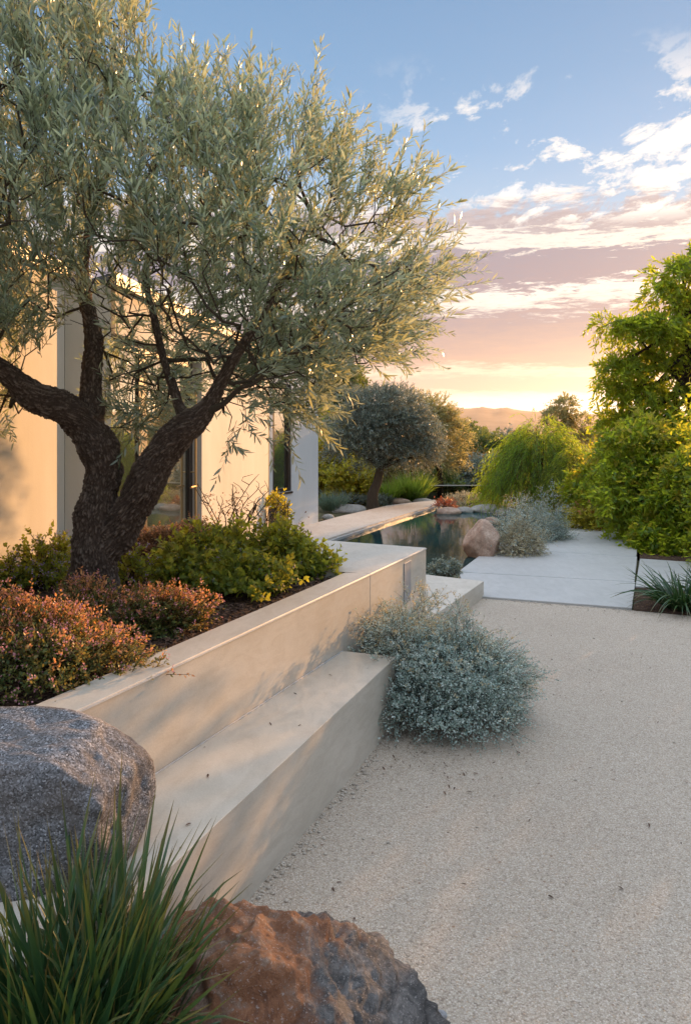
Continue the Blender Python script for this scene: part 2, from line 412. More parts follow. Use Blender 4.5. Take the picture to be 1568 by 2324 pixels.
class MB:
    """collects shapes into one mesh"""
    def __init__(s): s.V, s.T, s.Q, s.n = [], [], [], 0
    def add(s, V, T=None, Q=None):
        V = np.asarray(V, float).reshape(-1, 3)
        if T is not None and len(T): s.T.append(np.asarray(T) + s.n)
        if Q is not None and len(Q): s.Q.append(np.asarray(Q) + s.n)
        s.V.append(V); s.n += len(V)
    def prism(s, poly, z0, z1, top_off=None):
        """vertical prism over an xy polygon; polygon fan (convex)"""
        poly = [np.asarray(p, float)[:2] for p in poly]
        n = len(poly)
        area = sum(poly[i][0] * poly[(i + 1) % n][1] - poly[(i + 1) % n][0] * poly[i][1] for i in range(n))
        if area < 0: poly = poly[::-1]
        z0 = z0 if hasattr(z0, '__len__') else [z0] * n
        z1 = z1 if hasattr(z1, '__len__') else [z1] * n
        V = [(p[0], p[1], a) for p, a in zip(poly, z0)] + [(p[0], p[1], a) for p, a in zip(poly, z1)]
        Q = [(i, (i + 1) % n, n + (i + 1) % n, n + i) for i in range(n)]
        T = []
        for i in range(1, n - 1):
            T.append((n, n + i, n + i + 1)); T.append((0, i + 1, i))
        s.add(V, T, Q)
    def quadbox(s, a, b, thick, z0, z1, side=1):
        """upright slab from xy point a to b, thickness to the left (side=1) or right"""
        a = np.asarray(a, float)[:2]; b = np.asarray(b, float)[:2]
        d = (b - a) / np.linalg.norm(b - a); nrm = np.array([-d[1], d[0]]) * side * thick
        s.prism([a, b, b + nrm, a + nrm], z0, z1)
    def tube(s, pts, rad, sides=8, cap=True):
        pts = np.asarray(pts, float); rad = np.broadcast_to(np.asarray(rad, float), (len(pts),))
        tan = np.gradient(pts, axis=0); tan /= np.linalg.norm(tan, axis=1)[:, None] + 1e-9
        ref = np.array([0.3, 0.8, 0.1]) if abs(tan[0][2]) > 0.7 else np.array([0, 0, 1.0])
        V = []
        u = np.cross(tan[0], ref); u /= np.linalg.norm(u)
        for p, r, t in zip(pts, rad, tan):
            u = u - t * np.dot(u, t); u /= np.linalg.norm(u) + 1e-9
            w = np.cross(t, u)
            a = np.arange(sides) * 2 * math.pi / sides
            V.append(p + r * (np.cos(a)[:, None] * u + np.sin(a)[:, None] * w))
        k = len(pts)
        Q = [(i * sides + j, i * sides + (j + 1) % sides, (i + 1) * sides + (j + 1) % sides, (i + 1) * sides + j) for i in range(k - 1) for j in range(sides)]
        V = np.concatenate(V + [pts[:1], pts[-1:]])
        T = []
        if cap:
            c0, c1 = k * sides, k * sides + 1
            for j in range(sides):
                T.append((c0, (j + 1) % sides, j)); T.append((c1, (k - 1) * sides + j, (k - 1) * sides + (j + 1) % sides))
        s.add(V, T, Q)
    def build(s, name, material, parent=None, smooth=False, attrs=None, origin=None, bevel=0):
        V = np.concatenate(s.V)
        T = np.concatenate(s.T) if s.T else None
        Q = np.concatenate(s.Q) if s.Q else None
        o = mesh_obj(name, V, T, Q, material, parent, smooth, attrs, origin)
        if bevel:
            md = o.modifiers.new('bevel', 'BEVEL'); md.width = bevel; md.segments = 2; md.limit_method = 'ANGLE'
        return o

def nrmz(a): return a / (np.linalg.norm(a, axis=-1, keepdims=True) + 1e-9)

def leaf_mesh(P, D, N, L, W, bend=0.12):
    """leaf blades: 6 verts each"""
    n = len(P)
    D = nrmz(D); N = nrmz(N - D * np.sum(N * D, 1, keepdims=True)); Sd = np.cross(D, N)
    L = np.broadcast_to(L, (n,))[:, None]; W = np.broadcast_to(W, (n,))[:, None]
    f = N * W * 0.18
    c1 = P + D * L * 0.3 - N * L * bend * 0.09
    c2 = P + D * L * 0.68 - N * L * bend * 0.46
    V = np.stack([P, c1 + Sd * W * 0.45 + f, c1 - Sd * W * 0.45 + f, c2 + Sd * W * 0.42 + f, c2 - Sd * W * 0.42 + f, P + D * L - N * L * bend], 1).reshape(-1, 3)
    b = (np.arange(n) * 6)[:, None]
    T = np.concatenate([b + np.array([0, 1, 2]), b + np.array([3, 5, 4])])
    Q = b + np.array([1, 3, 4, 2])
    return V, T, Q

def kite_mesh(P, D, N, L, W):
    n = len(P)
    D = nrmz(D); N = nrmz(N - D * np.sum(N * D, 1, keepdims=True)); Sd = np.cross(D, N)
    L = np.broadcast_to(L, (n,))[:, None]; W = np.broadcast_to(W, (n,))[:, None]
    c = P + D * L * 0.45
    V = np.stack([P, c + Sd * W * 0.5, P + D * L, c - Sd * W * 0.5], 1).reshape(-1, 3)
    b = (np.arange(n) * 4)[:, None]
    return V, None, b + np.array([0, 1, 2, 3])

Z = np.array([0, 0, 1.0])

def shoot_leaves(B, D, L, droop, nl, rng, ang=(30, 60), pair=True, t0=0.08):
    n = len(B); D = nrmz(D)
    L = np.broadcast_to(L, (n,)); droop = np.broadcast_to(droop, (n,))
    t = np.linspace(t0, 1.0, nl)[None, :, None] + rng.uniform(-0.02, 0.02, (n, nl, 1))
    Lk = L[:, None, None]; dk = droop[:, None, None]
    P = B[:, None] + D[:, None] * Lk * t - Z * dk * Lk * t * t
    T = nrmz(D[:, None] - Z * 2 * dk * t)
    U = np.cross(T, np.array([0.13, 0.21, 1.0])); U = nrmz(U); Wv = np.cross(U, T)
    k = np.arange(nl)
    ph = (k // 2) * (math.pi / 2) + (k % 2) * math.pi if pair else k * 2.4
    ph = ph[None] + rng.uniform(0, 6.28, (n, 1)) + rng.normal(0, 0.35, (n, nl))
    a = np.radians(rng.uniform(ang[0], ang[1], (n, nl)))[..., None]
    rad = np.cos(ph)[..., None] * U + np.sin(ph)[..., None] * Wv
    d = np.cos(a) * T + np.sin(a) * rad
    N = T + rng.normal(0, 0.45, (n, nl, 3)) + 0.25 * Z
    return P.reshape(-1, 3), d.reshape(-1, 3), N.reshape(-1, 3), np.repeat(np.arange(n), nl)

def stem_mesh(B, D, L, droop, r, seg=3):
    n = len(B); D = nrmz(D)
    L = np.broadcast_to(L, (n,)); droop = np.broadcast_to(droop, (n,)); r = np.broadcast_to(r, (n,))
    t = np.linspace(0, 1, seg + 1)[None, :, None]
    P = B[:, None] + D[:, None] * L[:, None, None] * t - Z * droop[:, None, None] * L[:, None, None] * t * t
    U = nrmz(np.cross(D, np.array([0.2, 0.3, 1.0]))); Wv = np.cross(U, D)
    rr = r[:, None, None] * (1 - 0.7 * t)
    ring = []
    for a in (0, 2.094, 4.189):
        ring.append(P + rr * (math.cos(a) * U + math.sin(a) * Wv)[:, None])
    V = np.stack(ring, 2).reshape(-1, 3)      # n, seg+1, 3
    base = (np.arange(n) * (seg + 1) * 3)[:, None]
    q = []
    for s in range(seg):
        for j in range(3):
            q.append([s * 3 + j, s * 3 + (j + 1) % 3, (s + 1) * 3 + (j + 1) % 3, (s + 1) * 3 + j])
    Q = (base[:, :, None] + np.array(q)[None].transpose(0, 1, 2)).reshape(-1, 4) if False else (base[:, None, :] + np.array(q)[None]).reshape(-1, 4)
    return V, None, Q

def lumpy(dirs, rng, amp=0.2, k=3.2, n=6):
    f = np.ones(len(dirs))
    for i in range(n):
        kv = rng.normal(0, k, 3)
        f += amp / math.sqrt(n) * 1.4 * np.sin(dirs @ kv + rng.uniform(0, 6.28))
    return f

def mound_points(c, r, n, rng, lump=0.2, k=3.2, zmin=-0.15, inner=(0.5, 0.98)):
    d = nrmz(rng.normal(0, 1, (int(n * 2.6) + 20, 3)))
    d = d[d[:, 2] > zmin][:n]
    f = lumpy(d, rng, lump, k)
    u = inner[0] + (inner[1] - inner[0]) * np.sqrt(rng.uniform(0, 1, len(d)))
    P = np.asarray(c) + d * np.asarray(r) * (f * u)[:, None]
    O = nrmz(d / np.asarray(r))
    return P, O, u

def bush(T, clumps, leaf, mats, rng, nl=8, Ls=(0.1, 0.2), up=0.4, rnd=0.5, droop=0.15, ang=(30, 65), stem_r=0.0018, pair=True, tip_mat=None, tip_frac=0.5, tip_sunward=None,
         flower=None, flower_n=0, flower_size=0.012, kite=False, lump=0.2, k=3.2, inner=(0.45, 0.95), zmin=-0.15, main_stems=14, base=None, main_r=0.006, floor=None, part='foliage'):
    """clumps: (center, radii, count)"""
    Bs, Ds, Us = [], [], []
    for c, r, n in clumps:
        P, O, u = mound_points(c, r, n, rng, lump, k, zmin, inner)
        Bs.append(P); Us.append(u)
        Ds.append(nrmz(O + Z * up + rng.normal(0, rnd, P.shape)))
    B = np.concatenate(Bs); D = np.concatenate(Ds); U = np.concatenate(Us)
    if floor is not None:
        kp = B[:, 2] > floor + 0.01
        B, D, U = B[kp], D[kp], U[kp]
    L = rng.uniform(Ls[0], Ls[1], len(B))
    dr = droop * rng.uniform(0.4, 1.6, len(B))
    P, d, N, sid = shoot_leaves(B, D, L, dr, nl, rng, ang, pair)
    ll = rng.uniform(leaf[0] * 0.65, leaf[0] * 1.25, len(P)); ww = ll * leaf[1] / leaf[0] * rng.uniform(0.8, 1.2, len(P))
    fn = kite_mesh if kite else leaf_mesh
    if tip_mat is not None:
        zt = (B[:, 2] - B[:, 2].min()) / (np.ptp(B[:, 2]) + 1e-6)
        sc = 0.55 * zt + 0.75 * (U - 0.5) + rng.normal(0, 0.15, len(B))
        if tip_sunward is not None: sc = sc + tip_sunward * ((B - B.mean(0)) @ SD) / (np.ptp(B[:, 0]) + 1e-6)  # tip colour favours the sun side: sunlight put into the leaf colour
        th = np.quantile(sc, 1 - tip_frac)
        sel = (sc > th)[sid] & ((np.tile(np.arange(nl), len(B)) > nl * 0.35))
        for nm, mm, s in ((part, mats, ~sel), ('new_growth', tip_mat, sel)):
            V, Tt, Q = fn(P[s], d[s], N[s], ll[s], ww[s])
            o_ = mesh_obj(nm, V, Tt, Q, mm, T)
            if nm == 'new_growth': o_['kind'] = 'stuff'
    else:
        V, Tt, Q = fn(P, d, N, ll, ww)
        mesh_obj(part, V, Tt, Q, mats, T)
    V, Tt, Q = stem_mesh(B, D, L, dr, stem_r)
    mb = MB(); mb.add(V, Tt, Q)
    if main_stems:
        b0 = np.asarray(base if base is not None else T.location, float)
        for i in rng.choice(len(B), min(main_stems, len(B)), replace=False):
            a = b0 + np.array([rng.normal(0, 0.03), rng.normal(0, 0.03), 0]); e = B[i]
            m1 = a * 0.6 + e * 0.4 + np.array([0, 0, 0.12 * np.linalg.norm(e - a)])
            tt = np.linspace(0, 1, 6)[:, None]
            pts = (1 - tt) ** 2 * a + 2 * tt * (1 - tt) * m1 + tt ** 2 * e
            mb.tube(pts, np.linspace(main_r, main_r * 0.35, 6), 5, False)
    mb.build('stems', M['stem'], T)
    if flower is not None:
        ii = rng.choice(len(B), min(flower_n, len(B)), replace=False)
        tip = B[ii] + D[ii] * L[ii][:, None] - Z * (dr[ii] * L[ii])[:, None]
        tip = np.repeat(tip, 6, 0) + rng.normal(0, flower_size * 0.7, (len(ii) * 6, 3))
        dd = rng.normal(0, 1, tip.shape) + Z * 0.4
        V, Tt, Q = kite_mesh(tip, dd, rng.normal(0, 1, tip.shape), flower_size * rng.uniform(0.7, 1.3, len(tip)), flower_size * 0.7)
        tag(mesh_obj('flowers', V, Tt, Q, flower, T), kind='stuff')

def blades_mesh(B, D, L, W, droop, seg=7, fold=0.25, rng=RNG):
    n = len(B); D = nrmz(D)
    t = np.linspace(0, 1, seg + 1)
    tt = t[None, :, None]
    H = nrmz(D * np.array([1, 1, 0]) + 1e-6)
    P = B[:, None] + D[:, None] * L[:, None, None] * tt + (H[:, None] * 0.35 - Z * 0.85) * (droop * L)[:, None, None] * tt ** 2.2
    tan = nrmz(np.gradient(P, axis=1))
    Sd = nrmz(np.cross(tan, Z + rng.normal(0, 0.35, (n, 1, 3))))
    N = np.cross(Sd, tan)
    w = W[:, None, None] * (np.minimum(1, 0.45 + 2.2 * tt) * (1 - tt ** 2.6) + 0.02)
    V = np.stack([P + Sd * w * 0.5 + N * w * fold, P, P - Sd * w * 0.5 + N * w * fold], 2).reshape(-1, 3)
    base = (np.arange(n) * (seg + 1) * 3)[:, None, None]
    q = []
    for s in range(seg):
        for j in range(2):
            q.append([s * 3 + j, s * 3 + j + 1, (s + 1) * 3 + j + 1, (s + 1) * 3 + j])
    Q = (base + np.array(q)[None]).reshape(-1, 4)
    al = np.broadcast_to(t[None, :, None], (n, seg + 1, 3)).ravel()
    return V, Q, al

def grass_clump(name, label, cat, loc, n, rad, Lr, W, spread, droop, material, rng, group=None, lean=(0, 0, 0), seg=7, part='blades', avoid=None):
    T = thing(name, label, cat, loc, group)
    a = rng.uniform(0, 6.283, n); r = rad * np.sqrt(rng.uniform(0, 1, n))
    B = np.asarray(loc) + np.stack([np.cos(a) * r, np.sin(a) * r, np.zeros(n)], 1)
    out = np.stack([np.cos(a), np.sin(a), np.zeros(n)], 1) * (spread * (0.25 + r / rad))[:, None]
    D = Z + out + rng.normal(0, 0.16, (n, 3)) * np.array([1, 1, 0.2]) + np.asarray(lean)
    L = rng.uniform(Lr[0], Lr[1], n) * (1 - 0.25 * rng.uniform(0, 1, n) ** 2)
    V, Q, al = blades_mesh(B, D, L, W * rng.uniform(0.6, 1.25, n), droop * rng.uniform(0.1, 1.8, n), seg, 0.22, rng)
    if avoid is not None:
        m_ = (seg + 1) * 3
        for o_ in np.where(avoid(V))[0]:
            d_ = V[o_, :2] - W0[:2]; pen = bo(float(d_ @ wd)) + 0.006 - float(d_ @ wn)
            if pen < 0.09: V[o_, :2] += wn * pen
        ok = ~avoid(V).reshape(n, m_).any(1)
        idx = np.where(ok)[0]
        V = V.reshape(n, m_, 3)[idx].reshape(-1, 3); al = al.reshape(n, m_)[idx].ravel()
        q1 = Q.reshape(n, -1, 4)[0]
        Q = (np.arange(len(idx))[:, None, None] * m_ + q1[None]).reshape(-1, 4)
    o = mesh_obj(part, V, None, Q, material, T, True, {'along': al})
    return T

def rock(name, label, c, r, material, seed, planes=9, rough=0.06, sub=5, cat='boulder', flat_bottom=None, group=None, extra=(), ridg=0.0, sharp=14, freq=1.0, crag=0.0):
    rg = np.random.default_rng(seed)
    bm = bmesh.new()
    bmesh.ops.create_icosphere(bm, subdivisions=sub, radius=1)
    d = np.array([v.co[:] for v in bm.verts])
    faces = np.array([[v.index for v in f.verts] for f in bm.faces])
    bm.free()
    pn = nrmz(rg.normal(0, 1, (planes, 3))); ph = rg.uniform(0.72, 0.98, planes)
    for e in extra:
        pn = np.concatenate([pn, nrmz(np.array([e[:3]], float))]); ph = np.append(ph, e[3])
    q = np.maximum(d @ pn.T, 1e-3) / ph
    rr = 1.0 / (np.sum(q ** sharp, 1) + 1.0) ** (1.0 / sharp)
    P = d * rr[:, None]
    off = rg.uniform(0, 50, 3)
    rm = float(np.mean(r))
    for i in range(len(P)):
        v = Vector(P[i] * freq * 1.6 + off)
        a = noise.fractal(v, 1.0, 2.1, 6, noise_basis='PERLIN_ORIGINAL')
        b = noise.fractal(v * 4.0, 0.8, 2.0, 4, noise_basis='PERLIN_ORIGINAL')
        rd = (1 - abs(noise.noise(v * 2.3))) ** 3 * ridg if ridg else 0
        if crag:
            w = Vector((v.x * 1.6 + v.z * 0.9, v.y * 1.6, v.z * 3.4 - v.x * 1.8))
            rd += crag * (1.1 - noise.ridged_multi_fractal(w, 0.85, 2.2, 6, 1.0, 2.0) * 0.75)
        P[i] *= 1 + rough * a + rough * 0.35 * b - rd
    P = P * np.asarray(r) + np.asarray(c)
    if flat_bottom is not None: P[:, 2] = np.maximum(P[:, 2], flat_bottom)
    o = mesh_obj(name, P, faces, None, material, None, True, None, origin=c)
    return tag(o, label, cat, group)

def polyline(pts, n):
    pts = np.asarray(pts, float)
    # Catmull-Rom
    p = np.vstack([2 * pts[0] - pts[1], pts, 2 * pts[-1] - pts[-2]])
    out = []
    m = len(pts) - 1
    for u in np.linspace(0, m - 1e-6, n):
        i = int(u); f = u - i
        a, b, c, d = p[i], p[i + 1], p[i + 2], p[i + 3]
        out.append(0.5 * ((2 * b) + (-a + c) * f + (2 * a - 5 * b + 4 * c - d) * f * f + (-a + 3 * b - 3 * c + d) * f ** 3))
    return np.array(out)

#@@SETTING
# ------------------------------------------------------------------ setting
def struct(o): return tag(o, kind='structure')

# ground: one sheet to the horizon, falling away past the garden
ys = np.concatenate([np.linspace(-60, -4, 8), np.linspace(-2, 24, 14), np.array([30, 40, 55, 75, 110, 180, 300, 600, 1200, 2400, 5200, 9000])])
xs = np.concatenate([-np.geomspace(6000, 12, 16), np.linspace(-8, 8, 9), np.geomspace(12, 6000, 16)])
def gz(x, y):
    dr = np.clip((y - 21) / 60, 0, 1); dr = dr * dr * (3 - 2 * dr)
    return -0.03 - 5.5 * dr
XX, YY = np.meshgrid(xs, ys)
V = np.stack([XX, YY, gz(XX, YY)], -1).reshape(-1, 3)
nx = len(xs)
Q = [(j * nx + i, j * nx + i + 1, (j + 1) * nx + i + 1, (j + 1) * nx + i) for j in range(len(ys) - 1) for i in range(nx - 1)]
struct(mesh_obj('ground', V, None, Q, M['terrain'], smooth=True))

def sheet(name, pts, z, material):
    """flat polygon sheet (convex fan)"""
    P = np.array([[p[0], p[1], z] for p in pts], float)
    ar = sum(P[i][0] * P[(i + 1) % len(P)][1] - P[(i + 1) % len(P)][0] * P[i][1] for i in range(len(P)))
    if ar < 0: P = P[::-1]
    return mesh_obj(name, P, [(0, i, i + 1) for i in range(1, len(P) - 1)], None, material)

HB, HW, HS = 0.3825, 0.765, 0.72       # bench, planter wall, planter soil heights
# wall direction on plan
W0 = gp(967, 1243, HW); W1 = gp(170, 1615, HW)
wd = (W0 - W1)[:2]; wd /= np.linalg.norm(wd)
wn = np.array([wd[1], -wd[0]])          # to the right, over the gravel
def along(p, s, o=0.0): return np.array([p[0] + wd[0] * s + wn[0] * o, p[1] + wd[1] * s + wn[1] * o])

# gravel court
sl_fl, sl_fr = gp(1098, 1357.5), gp(1435, 1385.5)
sl_r = gp(1447, 1208); g_r = gp(1568, 1398)
ed = (g_r - sl_fr)[:2]; ed /= np.linalg.norm(ed)
edl = (sl_fr - sl_fl)[:2]; edl /= np.linalg.norm(edl)
far_r = sl_fr[:2] + ed * 6
gravel = struct(sheet('gravel', [(-2.6, -3), (9.5, -3), far_r, sl_fr[:2], sl_fl[:2], sl_fl[:2] - edl * 2.6, (-2.6, 5.0)], 0.0, M['gravel']))

# paving slabs with open joints
mb = MB()
j1l, j1r = gp(1050, 1302.5), gp(1440.5, 1325); j2l, j2r = gp(1020, 1243), gp(1445, 1267)
bl, br = gp(1040, 1196), gp(1449, 1207)
rows = [(gp(1090, 1357), gp(1435, 1385.5)), (j1l, j1r), (j2l, j2r), (bl, br)]
lefts = [gp(1060, 1356.5), gp(1040, 1302), gp(1110, 1247), gp(1200, 1198)]
for i in range(3):
    a0, a1 = np.array(lefts[i])[:2], rows[i][1][:2]; b0, b1 = np.array(lefts[i + 1])[:2], rows[i + 1][1][:2]
    g = 0.014
    mb.prism([a0 + [0, g], a1 + [0, g], b1 - [0, g], b0 - [0, g]], -0.02, 0.022)
struct(mb.build('concrete_paving', M['slab'], bevel=0.006))
mb = MB()
q0, q1, q2, q3 = gp(1442, 1334.5), gp(1452, 1271.5), gp(1700, 1288), gp(1700, 1353)
mb.prism([q0, q3, q2, q1], -0.02, 0.022)
struct(mb.build('side_paving', M['slab'], bevel=0.006))
# planting strip in front of the side paving and along the right hand beds
struct(sheet('soil', [gp(1437, 1386)[:2], far_r, far_r + [0, 3.2], gp(1442, 1334)[:2] + [4.8, 1.3], gp(1443, 1334)[:2]], 0.006, M['soil']))
struct(sheet('soil', [gp(1452, 1270)[:2], gp(1700, 1287)[:2] + [3, 0], (13, 22), (4.2, 22), gp(1449, 1208)[:2]], -0.012, M['soil']))

# pool
struct(sheet('pool_water', [(-0.95, 7.2), gp(1075, 1313)[:2], gp(1130, 1240)[:2], gp(1190, 1168)[:2], gp(1000, 1147)[:2], gp(880, 1182)[:2], gp(700, 1236)[:2]], -0.008, M['water']))
mb = MB()
cp_in = [gp(640, 1262, 0.06), gp(700, 1238, 0.06), gp(760, 1217, 0.06), gp(880, 1179, 0.06), gp(1002, 1141, 0.06)]
cp_out = [gp(520, 1240, 0.06), gp(570, 1226, 0.06), gp(625, 1211, 0.06), gp(770, 1172, 0.06), gp(880, 1147, 0.06), gp(985, 1134, 0.06)]
for i in range(4):
    o0, o1 = cp_out[i], cp_out[i + 1]
    mb.prism([cp_in[i], cp_in[i + 1], o1, o0], -0.03, 0.06)
mb.prism([cp_in[4], cp_out[5], cp_out[4]], -0.03, 0.06)
struct(mb.build('pool_coping', M['coping']))
mb = MB()
for i in range(4):
    a, b = cp_in[i][:2], cp_in[i + 1][:2]
    d = (b - a) / np.linalg.norm(b - a); r = np.array([d[1], -d[0]])
    mb.prism([a + r * 0.003, b + r * 0.003, b + r * 0.035, a + r * 0.035], -0.03, 0.03)
struct(mb.build('pool_edge', M['slab']))

# far hills
def hills(name, dist, prof, depth, seed):
    px = np.linspace(-2200, 3600, 420)
    xk, yk = zip(*prof)
    top = np.interp(px, xk, yk)
    rg = np.random.default_rng(seed)
    rows = []
    for k, f in enumerate(np.linspace(0, 1, 14)):
        d = dist + depth * f
        h = (HY - top) * (dist + depth) / F * (math.sin(f * math.pi / 2) ** 1.2)
        h = np.array([hh + hh * 0.10 * noise.fractal(Vector((p * 0.012, f * 4, seed)), 0.9, 2.1, 6) * (1 if k else 0) for hh, p in zip(h, px)])
        rows.append(np.stack([(px - CX) * d / F, np.full_like(px, d), CAMH + h - (9 if k == 0 else 0)], 1))
    n = len(px)
    V = np.concatenate(rows)
    Q = [(j * n + i, j * n + i + 1, (j + 1) * n + i + 1, (j + 1) * n + i) for j in range(13) for i in range(n - 1)]
    return struct(mesh_obj(name, V, None, Q, M['hill'], smooth=True))
hills('hills', 2600, [(-2200, 900), (-600, 880), (300, 905), (700, 915), (960, 921), (1005, 924), (1030, 922), (1060, 928), (1092, 924), (1118, 930), (1145, 924), (1160, 929), (1180, 933), (1230, 936), (1262, 931), (1300, 939), (1370, 941), (1500, 944), (1800, 930), (2400, 915), (3600, 900)], 900, 3)

#@@BUILT
# ------------------------------------------------------------------ built things
# planter wall with platform end
mb = MB()
wi0 = gp(785, 1298, HW)
inner = float(np.dot(wi0[:2] - W0[:2], wn))      # negative offset of the inner edge
s_in = float(np.dot(wi0[:2] - W0[:2], wd))
PW = thing('planter_wall', 'long pale concrete planter wall ending in a wide flat platform', 'planter wall', (W0[0], W0[1], 0))
near_s = -4.05
mb.prism([along(W0, near_s), along(W0, s_in), along(W0, s_in, inner), along(W0, near_s, inner)], -0.05, HW)
mb.build('wall', M['concrete'], PW, bevel=0.005)
mb = MB()
pe = gp(740, 1226, HW); pl = gp(600, 1220, HW)
mb.prism([along(W0, s_in + 0.002), W0[:2], pe[:2], pl[:2], gp(640, 1292, HW)[:2], along(W0, s_in + 0.002, inner)], -0.05, HW + 0.0)
mb.build('platform', M['concrete'], PW, bevel=0.005)
mb = MB()
mb.prism([along(W0, near_s, 0.002), along(W0, -0.004, 0.002), along(W0, -0.004, 0.006), along(W0, near_s, 0.006)], HW - 0.010, HW - 0.004)
mb.build('edge_strip', M['steel'], PW)
a, b = gp(916, 1300, 0.55), None
# inset plate on the face of the platform: solve where the face line meets the pixel columns
def face_s(px, o=0.0):
    # point W0 + s*wd + o*wn whose image column is px
    k = (px - CX) / F
    return float((k * (W0[1] + wn[1] * o) - (W0[0] + wn[0] * o)) / (wd[0] - k * wd[1]))
s0, s1 = face_s(916), face_s(931)
zt = CAMH - (1279 - HY) * along(W0, s0)[1] / F
mb = MB()
mb.prism([along(W0, s0, 0.001), along(W0, s1, 0.001), along(W0, s1, 0.006), along(W0, s0, 0.006)], zt - 0.30, zt)
mb.build('inset_plate', M['grey_panel'], PW, bevel=0.002)

# bench in front of the wall
bf = gp(567, 2040); be = gp(900, 1490, HB); bi = gp(790, 1470, HB)
BW = 0.5 * (float(np.dot(be[:2] - W0[:2], wn)) + float(np.dot(bf[:2] - W0[:2], wn)))
sb = float(np.dot(be[:2] - W0[:2], wd))
o_near = float(np.dot(bf[:2] - W0[:2], wn)); o_far = float(np.dot(be[:2] - W0[:2], wn)); s_near = float(np.dot(bf[:2] - W0[:2], wd))
def bo(s): return o_near + (o_far - o_near) * (s - s_near) / (sb - s_near)
BN = thing('garden_bench', 'long low pale concrete bench built along the front of the planter wall', 'bench', along(W0, sb, 0.2).tolist() + [0])
mb = MB()
mb.prism([along(W0, -5.4, 0.001), along(W0, -5.4, bo(-5.4)), along(W0, sb, o_far), along(W0, sb - 0.02, 0.001)], -0.05, HB)
mb.prism([along(W0, -5.4, -0.001), along(W0, near_s - 0.003, -0.001), along(W0, near_s - 0.003, -1.3), along(W0, -5.4, -1.3)], -0.05, HB)
mb.build('seat', M['concrete'], BN, bevel=0.006)
mb = MB()
mb.prism([along(W0, near_s, 0.002), along(W0, near_s, 0.009), along(W0, sb - 0.03, 0.009), along(W0, sb - 0.03, 0.002)], HB + 0.001, HB + 0.004)
mb.build('edge_strip', M['steel'], BN)

# low step by the paving
f0 = gp(985, 1398, 0.16); f1 = gp(1098, 1320, 0.16); f2 = gp(967, 1305, 0.16)
sd = (f1 - f0)[:2]; sd /= np.linalg.norm(sd)
mb = MB()
mb.prism([f0[:2] - sd * 1.6, f1[:2], f2[:2], f2[:2] + (f2 - f1)[:2] * 1.2, f0[:2] - sd * 1.6 + np.array([-0.5, 0.3])], -0.05, 0.165)
tag(mb.build('low_step', M['concrete'], origin=(f1[0], f1[1], 0), bevel=0.006), 'low pale concrete step block beside the grey paving, past the silver shrub', 'step')

# planter soil
mb = MB()
struct(sheet('planter_soil', [along(W0, near_s, inner), along(W0, s_in, inner), gp(640, 1292, HW)[:2], gp(560, 1225, HW)[:2], (-2.6, 10.0), (-6.5, 5.5), along(W0, near_s, inner - 3.5)], HS, M['soil']))
# the planted bed stands on a raised block of earth
mb = MB()
mb.prism([along(W0, near_s, inner - .02), along(W0, s_in, inner - .02), gp(640, 1292, HW)[:2] + [-.03, 0], gp(560, 1225, HW)[:2], (-1.9, 8.2), (-6.5, 5.5), along(W0, near_s, inner - 3.5)], -0.05, HS - 0.006)
struct(mb.build('planter_earth', M['soil']))

# house
HZ = 2.80
A0 = np.array([-2.42, 1.6]); A1 = dp(146, 975, 5.65)[:2]; B1 = dp(252, 975, 5.9)[:2]; C1 = dp(609, 975, 11.6)[:2]
G0 = dp(611, 975, 12.25)[:2]; G1 = dp(722, 975, 13.6)[:2]
cd = (C1 - B1) / np.linalg.norm(C1 - B1); cn = np.array([cd[1], -cd[0]])
HOUSE = thing('house', 'cream stucco house with dark framed glass doors behind the olive tree', 'house', (A1[0], A1[1], 0))
def c_at(px):
    k = (px - CX) / F
    s = float((k * B1[1] - B1[0]) / (cd[0] - k * cd[1]))
    return B1 + cd * s
c_d0, c_d1 = c_at(262), c_at(458)
mb = MB()
mb.quadbox(A0, A1, 0.3, 0.0, HZ, 1)
mb.quadbox(A1 + [0.003, 0.002], B1, 0.3, 0.0, HZ, 1)
mb.build('wall', M['stucco'], HOUSE)
mb = MB()
mb.quadbox(c_d1, C1, 0.28, 0.0, HZ, 1)
mb.quadbox(c_d0 + cd * 0.0, c_d1, 0.28, 2.45, HZ - 0.002, 1)
mb.build('wall', M['stucco'], HOUSE)
gd = (G1 - G0) / np.linalg.norm(G1 - G0); gn = np.array([gd[1], -gd[0]])
def g_at(px):
    k = (px - CX) / F
    s = float((k * G0[1] - G0[0]) / (gd[0] - k * gd[1])); return G0 + gd * s
w_l, w_r = g_at(619), g_at(661.5)
wb = CAMH - (1117 - HY) * 0.5 * (w_l[1] + w_r[1]) / F
mb = MB()
mb.quadbox(w_r, G1, 0.3, 0, HZ - 0.05, 1)
mb.quadbox(G0, w_l, 0.3, 0, HZ - 0.05, 1)
mb.quadbox(w_l, w_r, 0.3, 0, wb, 1)
mb.quadbox(w_l, w_r, 0.3, 2.45, HZ - 0.05, 1)
mb.quadbox(G1, G1 + np.array([-2.5, 2.2]), 0.3, 0, HZ - 0.055, 1)
mb.build('wall', M['stucco_shaded'], HOUSE)
